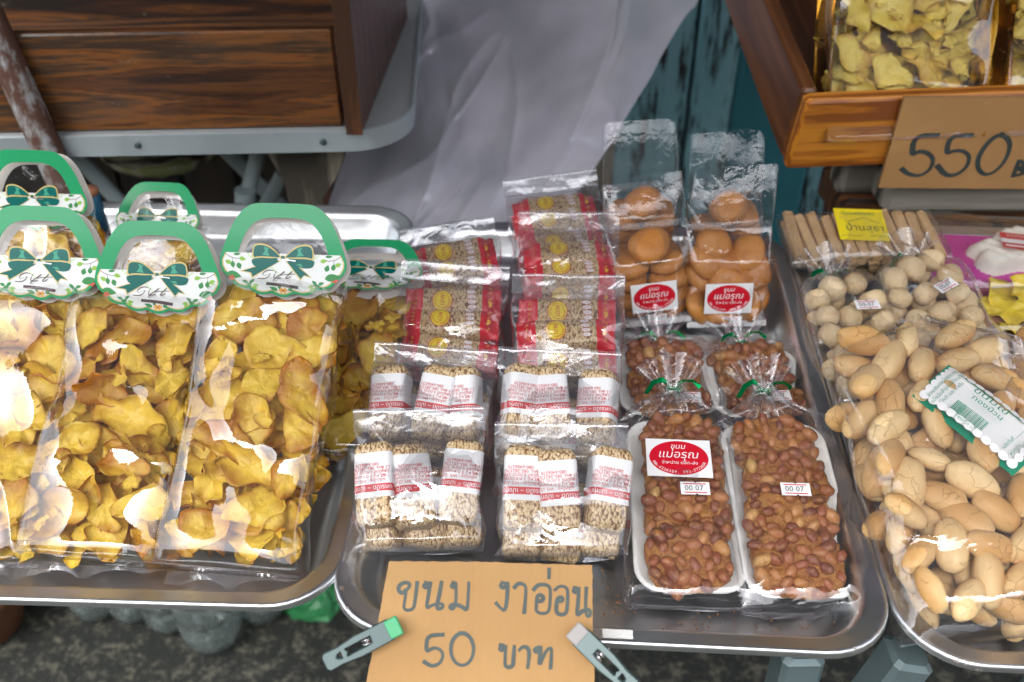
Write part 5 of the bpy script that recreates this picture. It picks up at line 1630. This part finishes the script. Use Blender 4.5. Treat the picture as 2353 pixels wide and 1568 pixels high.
F = Flat([M['red']]); F.rect(0, 0, .058, .031, 0, M['red']); F.rect(0, -.001, .058, .008, .0002, M['white']); F.text('ขนมทองม้วนอรุณ', 0, .010, .0062, .0003, M['white']); F.oval(.010, -.002, .005, .0045, .0004, M['flower'], n=14); F.oval(.019, -.002, .005, .0045, .00042, M['flower'], n=14); F.leaf(.014, .004, .010, .003, .0005, M['leaf'], 20); F.rect(-.014, -.0105, .024, .003, .0003, M['white'])
put('red_label', F.mesh('red_label'), ic, TRS(.022, Li * .55, .0295, -4, 0, -6))
put('film', bag_mesh('film', .275, Li * 1.1, .036, lambda q: (1, .3 + .7 * min(1, min(q, 1 - q) / .15), 0), M['film_soft'], n=40, m=18, ex=4, seed=3, crk=.003, cfreq=30, y0=-.01), ic, Matrix.Translation((.045, 0, 0)))
# yellow pods packet at the picture edge
Mp, Lp = lay((2360, 810), RIM - .028, (2310, 690), 8)
yp = thing('fruit_packet', 'packet of yellow fruit pieces and dark sweets at the right edge', 'snack packet', Mp)
for i in range(9):
    put('fruit_piece', scaled_copy(chip_mesh(500 + i, M['yellow']), .05), yp, TRS(-.012 + .028 * (i % 3), .018 + .026 * (i // 3), .014 + .003 * (i % 2), 20 * (i % 3) - 20, 15, i * 47))
b = MB(); b.box((.01, Lp / 2, .004), (.12, Lp * .95, .006), bev=.002); put('backing_card', b.mesh('backing_card', M['clay'], False), yp)
put('film', bag_mesh('film', .14, Lp, .03, lambda q: (1, .3 + .7 * min(1, min(q, 1 - q) / .15), 0), M['film_soft'], n=36, m=16, ex=4, seed=5, crk=.003), yp, Matrix.Translation((.01, 0, 0)))

# ---------------------------------------------------------------- gold backed chip bags in the drawer
def gold_bag(label, x0, seed, w_=.180):
    o = thing('gold_chip_bag', label, 'chip bag', Md @ Matrix.Translation((x0, .030, .018)) @ Matrix.Rotation(rad(54), 4, 'X'), 'gold backed bags of pale chips in the drawer')
    L_ = .27; t_ = .05
    b = MB(); b.box((0, L_ / 2, .002), (w_, L_, .002)); 
    put('gold_back', b.mesh('gold_back', M['gold_foil'], False), o)
    for sx in (-1, 1):
        v = []
        for j in range(21):
            for i in range(5):
                v.append((sx * (w_ / 2 - .001 - .010 * math.sin(i / 4 * math.pi) * .7 + .002 * math.sin(j * .9)), L_ * j / 20, t_ * i / 4 * .96 + .002))
        put('gold_gusset', me_new('gold_gusset', v, [(j * 5 + i, j * 5 + i + 1, (j + 1) * 5 + i + 1, (j + 1) * 5 + i) for j in range(20) for i in range(4)], M['gold_foil']), o)
    fill_chips(o, w_ - .016, L_, t_ * .9, seed, CHIPSP, step=.036, top_taper=1.0)
    put('film', bag_mesh('film', w_, L_, t_, lambda q: (1, .85 + .15 * min(1, q / .1), 0), M['film_gift'], n=40, m=30, ex=8, seed=seed, crk=.004, cfreq=20), o)
gold_bag('whole gold edged bag of pale yellow chips in the drawer above the price sign', .122, 81)
gold_bag('gold edged bag of pale chips in the drawer cut off by the picture edge', .322, 82)

# ---------------------------------------------------------------- cardboard signs
def sign(name, label, B, alpha, heading, outline_px, conv, strokes, sw, texts, mats, th=.004):
    """board in the plane through B leaning back at alpha; outline and pen strokes are measured on that plane"""
    a = rad(alpha)
    xd = Vector((math.cos(rad(heading)), math.sin(rad(heading)), 0)); zd0 = Vector((0, 0, 1))
    yb = zd0.cross(xd)
    yd = yb * math.cos(a) + zd0 * math.sin(a); n = xd.cross(yd)
    Mx = Matrix((xd, yd, n)).transposed().to_4x4(); Mx.translation = B
    inv = Mx.inverted()
    def loc(p):
        q = inv @ hit(*conv(p), B, n); return (q.x, q.y)
    o = thing(name, label, 'price sign', Mx, 'handwritten cardboard price signs')
    P = [inv @ hit(px, py, B, n) for px, py in outline_px]; P = [(q.x, q.y) for q in P]
    # slightly ragged cut edge
    Q = []
    for i, p in enumerate(P):
        q = P[(i + 1) % len(P)]; d = math.hypot(q[0] - p[0], q[1] - p[1]); m = max(1, int(d / .0035))
        for k in range(m):
            t = k / m; jx = rrc.uniform(-.00035, .00035) if k else 0
            Q.append((p[0] + (q[0] - p[0]) * t + jx, p[1] + (q[1] - p[1]) * t + jx))
    me = board_mesh('board', Q, None, th, mats)
    put('board', me, o)
    F = Flat([M['ink']])
    for i, s in enumerate(strokes):
        F.stroke([loc(p) for p in s], lambda t, i=i: sw * (1 + .16 * math.sin(t * 7 + i)), th / 2 + .0002 + i * .000012, M['ink'])
    put('lettering', F.mesh('lettering'), o)
    return o, Mx
def conv1(p): return ((1400 + p[0] * 1100 / 2353) / 1.74076, (2150 + p[1] * 1100 / 2353) / 1.74076)
circ = lambda cx, cy_, rx, ry, a0=0, n=14: [(cx + rx * math.cos(rad(a0 + 380 * k / n)), cy_ + ry * math.sin(rad(a0 + 380 * k / n))) for k in range(n + 1)]
S1 = [[(478, 450), (455, 478), (425, 465), (415, 430), (440, 395), (490, 382), (518, 402), (505, 430), (482, 452), (475, 520), (458, 622), (545, 620), (560, 540), (578, 385)],
      [(655, 395), (630, 415), (648, 435), (675, 425), (680, 398), (650, 388)], [(690, 390), (672, 500), (653, 612), (700, 580), (760, 562), (802, 572), (790, 605), (755, 612), (745, 585), (765, 500), (785, 383)],
      [(885, 395), (862, 412), (880, 430), (905, 420), (905, 395), (880, 385)], [(908, 395), (910, 500), (905, 580), (880, 615), (855, 600), (870, 575), (905, 573), (960, 590), (1000, 628), (1010, 560), (1018, 388)],
      [(1300, 392), (1285, 413), (1310, 432), (1338, 415), (1330, 390), (1300, 385)], [(1348, 390), (1348, 500), (1328, 634), (1290, 605), (1252, 562)],
      [(1408, 428), (1440, 390), (1490, 400), (1507, 430), (1500, 540), (1490, 640)],
      [(1573, 445), (1600, 410), (1650, 400), (1700, 412), (1716, 450), (1712, 550), (1700, 652), (1590, 646), (1595, 560), (1600, 500), (1632, 488), (1658, 515), (1640, 548), (1598, 540)],
      [(1703, 272), (1701, 345)],
      [(1753, 448), (1790, 415), (1840, 420), (1863, 450), (1860, 560), (1850, 662), (1764, 656), (1765, 570), (1775, 520), (1807, 508), (1824, 530), (1805, 552), (1768, 540)],
      [(1925, 432), (1905, 455), (1930, 472), (1952, 455), (1945, 430), (1915, 428)], [(1957, 435), (1950, 560), (1938, 672), (1975, 635), (2030, 612), (2062, 635), (2045, 678), (2022, 670), (2012, 600), (2020, 433)],
      [(800, 830), (665, 838), (655, 940), (660, 975), (720, 938), (780, 958), (802, 1010), (770, 1080), (700, 1102), (638, 1062)],
      circ(962, 955, 98, 138, -100, 20),
      [(1300, 928), (1275, 950), (1295, 968), (1322, 955), (1320, 925), (1285, 918)], [(1332, 930), (1328, 1020), (1325, 1107), (1395, 1107), (1400, 1020), (1406, 928)],
      [(1448, 962), (1475, 933), (1515, 935), (1533, 970), (1530, 1040), (1520, 1112)],
      [(1600, 942), (1575, 960), (1598, 982), (1622, 965), (1620, 935)], [(1630, 938), (1625, 1020), (1618, 1098), (1650, 1020), (1690, 952), (1724, 940), (1722, 1020), (1715, 1112)]]
out1 = [conv1(p) for p in ((338, 204), (1250, 210), (1400, 220), (2072, 238), (2075, 960), (2090, 1090), (2095, 1420), (120, 1420), (160, 1150), (235, 770), (300, 400))]
Bs = G(1110, 1478, RIM + .006)
sg1, Ms = sign('cardboard_sign', 'brown cardboard sign reading 50 baht clipped to the middle tray front', Bs, 41, -1.5, out1[::-1], conv1, S1, .0026, None, [M['card'], M['card_edge']])
def conv2(p): return ((2696 + p[0] * 1400 / 2353) / 1.74076, (p[1] * 1400 / 2353) / 1.74076)
S2 = [[(1770, 900), (1612, 905), (1592, 1040), (1640, 1008), (1700, 1018), (1742, 1060), (1722, 1130), (1650, 1178), (1570, 1165), (1528, 1128)],
      [(1995, 902), (1852, 905), (1822, 1030), (1880, 1003), (1950, 1008), (1986, 1050), (1962, 1120), (1890, 1172), (1820, 1172), (1768, 1108)],
      [(2190, 898), (2240, 920), (2257, 980), (2220, 1080), (2150, 1152), (2080, 1172), (2033, 1120), (2040, 1050), (2090, 968), (2150, 912), (2195, 898)],
      [(2315, 1075), (2275, 1172)], [(2310, 1080), (2345, 1082), (2352, 1108), (2310, 1125), (2345, 1135), (2348, 1160), (2275, 1175)], [(2372, 1168), (2378, 1172)]]
out2 = [conv2(p) for p in ((1545, 652), (2900, 655), (2800, 1268), (1372, 1256))]
nB = Md.to_3x3() @ Vector((0, -1, 0))
Bd = (Md @ Vector((0, -.0045, .05)))
Bd = hit(*conv2((1960, 955)), Bd, nB)
sg2, _ = sign('cardboard_sign', 'brown cardboard sign reading 550 taped to the front of the orange drawer box', Bd, 90 + 14, 5, out2[::-1], conv2, S2, .0058, None, [M['card2'], M['card_edge']])
v = [(-.02, .0, .0), (.30, 0, 0), (.30, .012, -.001), (-.02, .012, -.001)]

# metal clips holding the front sign
def clip(label, p_tip, p_end, z1, z2, padmat, seed):
    A_, B_ = G(*p_tip, z1), G(*p_end, z2)
    y = (B_ - A_); L_ = y.length; y.normalize()
    n0 = Ms.to_3x3() @ Vector((0, 0, 1)); x_ = y.cross(n0).normalized(); n = x_.cross(y)
    Mx = Matrix((x_, y, n)).transposed().to_4x4(); Mx.translation = A_
    o = thing('metal_clip', label, 'clip', Mx, 'metal clips holding the front sign')
    def jaw(sgn):
        kx = .8
        outl = [(-.0085, .006), (.0085, .006), (.0088, L_ * .55), (.0068, L_ * .8), (.0072, L_ * .97), (.005, L_), (-.005, L_), (-.0072, L_ * .97), (-.0068, L_ * .8), (-.0088, L_ * .55)]
        c = bpy.data.curves.new('jaw', 'CURVE'); c.dimensions = '2D'; c.fill_mode = 'BOTH'; c.extrude = .0004; c.bevel_depth = .0007; c.bevel_resolution = 1
        slot = [(-.0036, .020), (.0036, .020), (.004, .024), (.004, .040), (.003, .043), (-.003, .043), (-.004, .040), (-.004, .024)]
        eye = [(.0035 * math.cos(k * .785), L_ - .012 + .0045 * math.sin(k * .785)) for k in range(8)]
        for P in (outl, slot, eye):
            s = c.splines.new('POLY'); s.points.add(len(P) - 1)
            for q, p in zip(s.points, P): q.co = (p[0] * kx, p[1], 0, 1)
            s.use_cyclic_u = True
        ob = bpy.data.objects.new('jaw', c); COL.objects.link(ob)
        dg = bpy.context.evaluated_depsgraph_get()
        me = bpy.data.meshes.new_from_object(ob.evaluated_get(dg), depsgraph=dg)
        bpy.data.objects.remove(ob); bpy.data.curves.remove(c)
        me.name = 'jaw'; me.materials.clear(); me.materials.append(M['clip_steel'])
        return me
    j = jaw(1)
    put('jaw', j, o, TRS(0, 0, .0035, 5, 0, 0)); put('jaw', j, o, TRS(0, .003, -.0075, -7, 0, 0))
    b = MB(); b.box((0, .0035, .0040), (.0138, .010, .0036), bev=.0008); put('pad', b.mesh('pad', padmat, False), o)
    b = MB(); b.tube([(-.0075 + .0006 * k, L_ * .45 + .004 * math.sin(k * 1.3), -.002 + .004 * math.cos(k * 1.3)) for k in range(26)], .0006, 6); put('spring', b.mesh('spring', M['wire']), o)
clip('metal clip with a bright green tip on the left side of the front sign', (916, 1436), (752, 1522), RIM + .024, RIM + .008, M['leaf2'] if False else paint('green_rubber', (.03, .33, .13), .45), 1)
clip('metal clip with a grey tip on the right side of the front sign', (1318, 1448), (1455, 1582), RIM + .024, RIM + .0, paint('grey_rubber', (.32, .30, .29), .6), 2)

# crumbs lying in the trays
b = MB(); rr = random.Random(4)
for k in range(150):
    px, py = rr.choice(((rr.uniform(800, 900), rr.uniform(1240, 1420)), (rr.uniform(1420, 2000), rr.uniform(1405, 1450)), (rr.uniform(1380, 1480), rr.uniform(1290, 1420))))
    p = G(px, py, RIM - .0318)
    s = rr.uniform(.0004, .0013)
    b.add([(s, 0, 0), (-s * .6, s * .8, 0), (-s * .5, -s, 0), (0, 0, s)], [(0, 1, 2), (0, 3, 1), (1, 3, 2), (2, 3, 0)], 0, Matrix.Translation(p) @ Matrix.Rotation(rr.uniform(0, 6), 4, 'Z'))
cr_ = put('crumbs', b.mesh('crumbs', M['batter'], False)); cr_['kind'] = 'stuff'
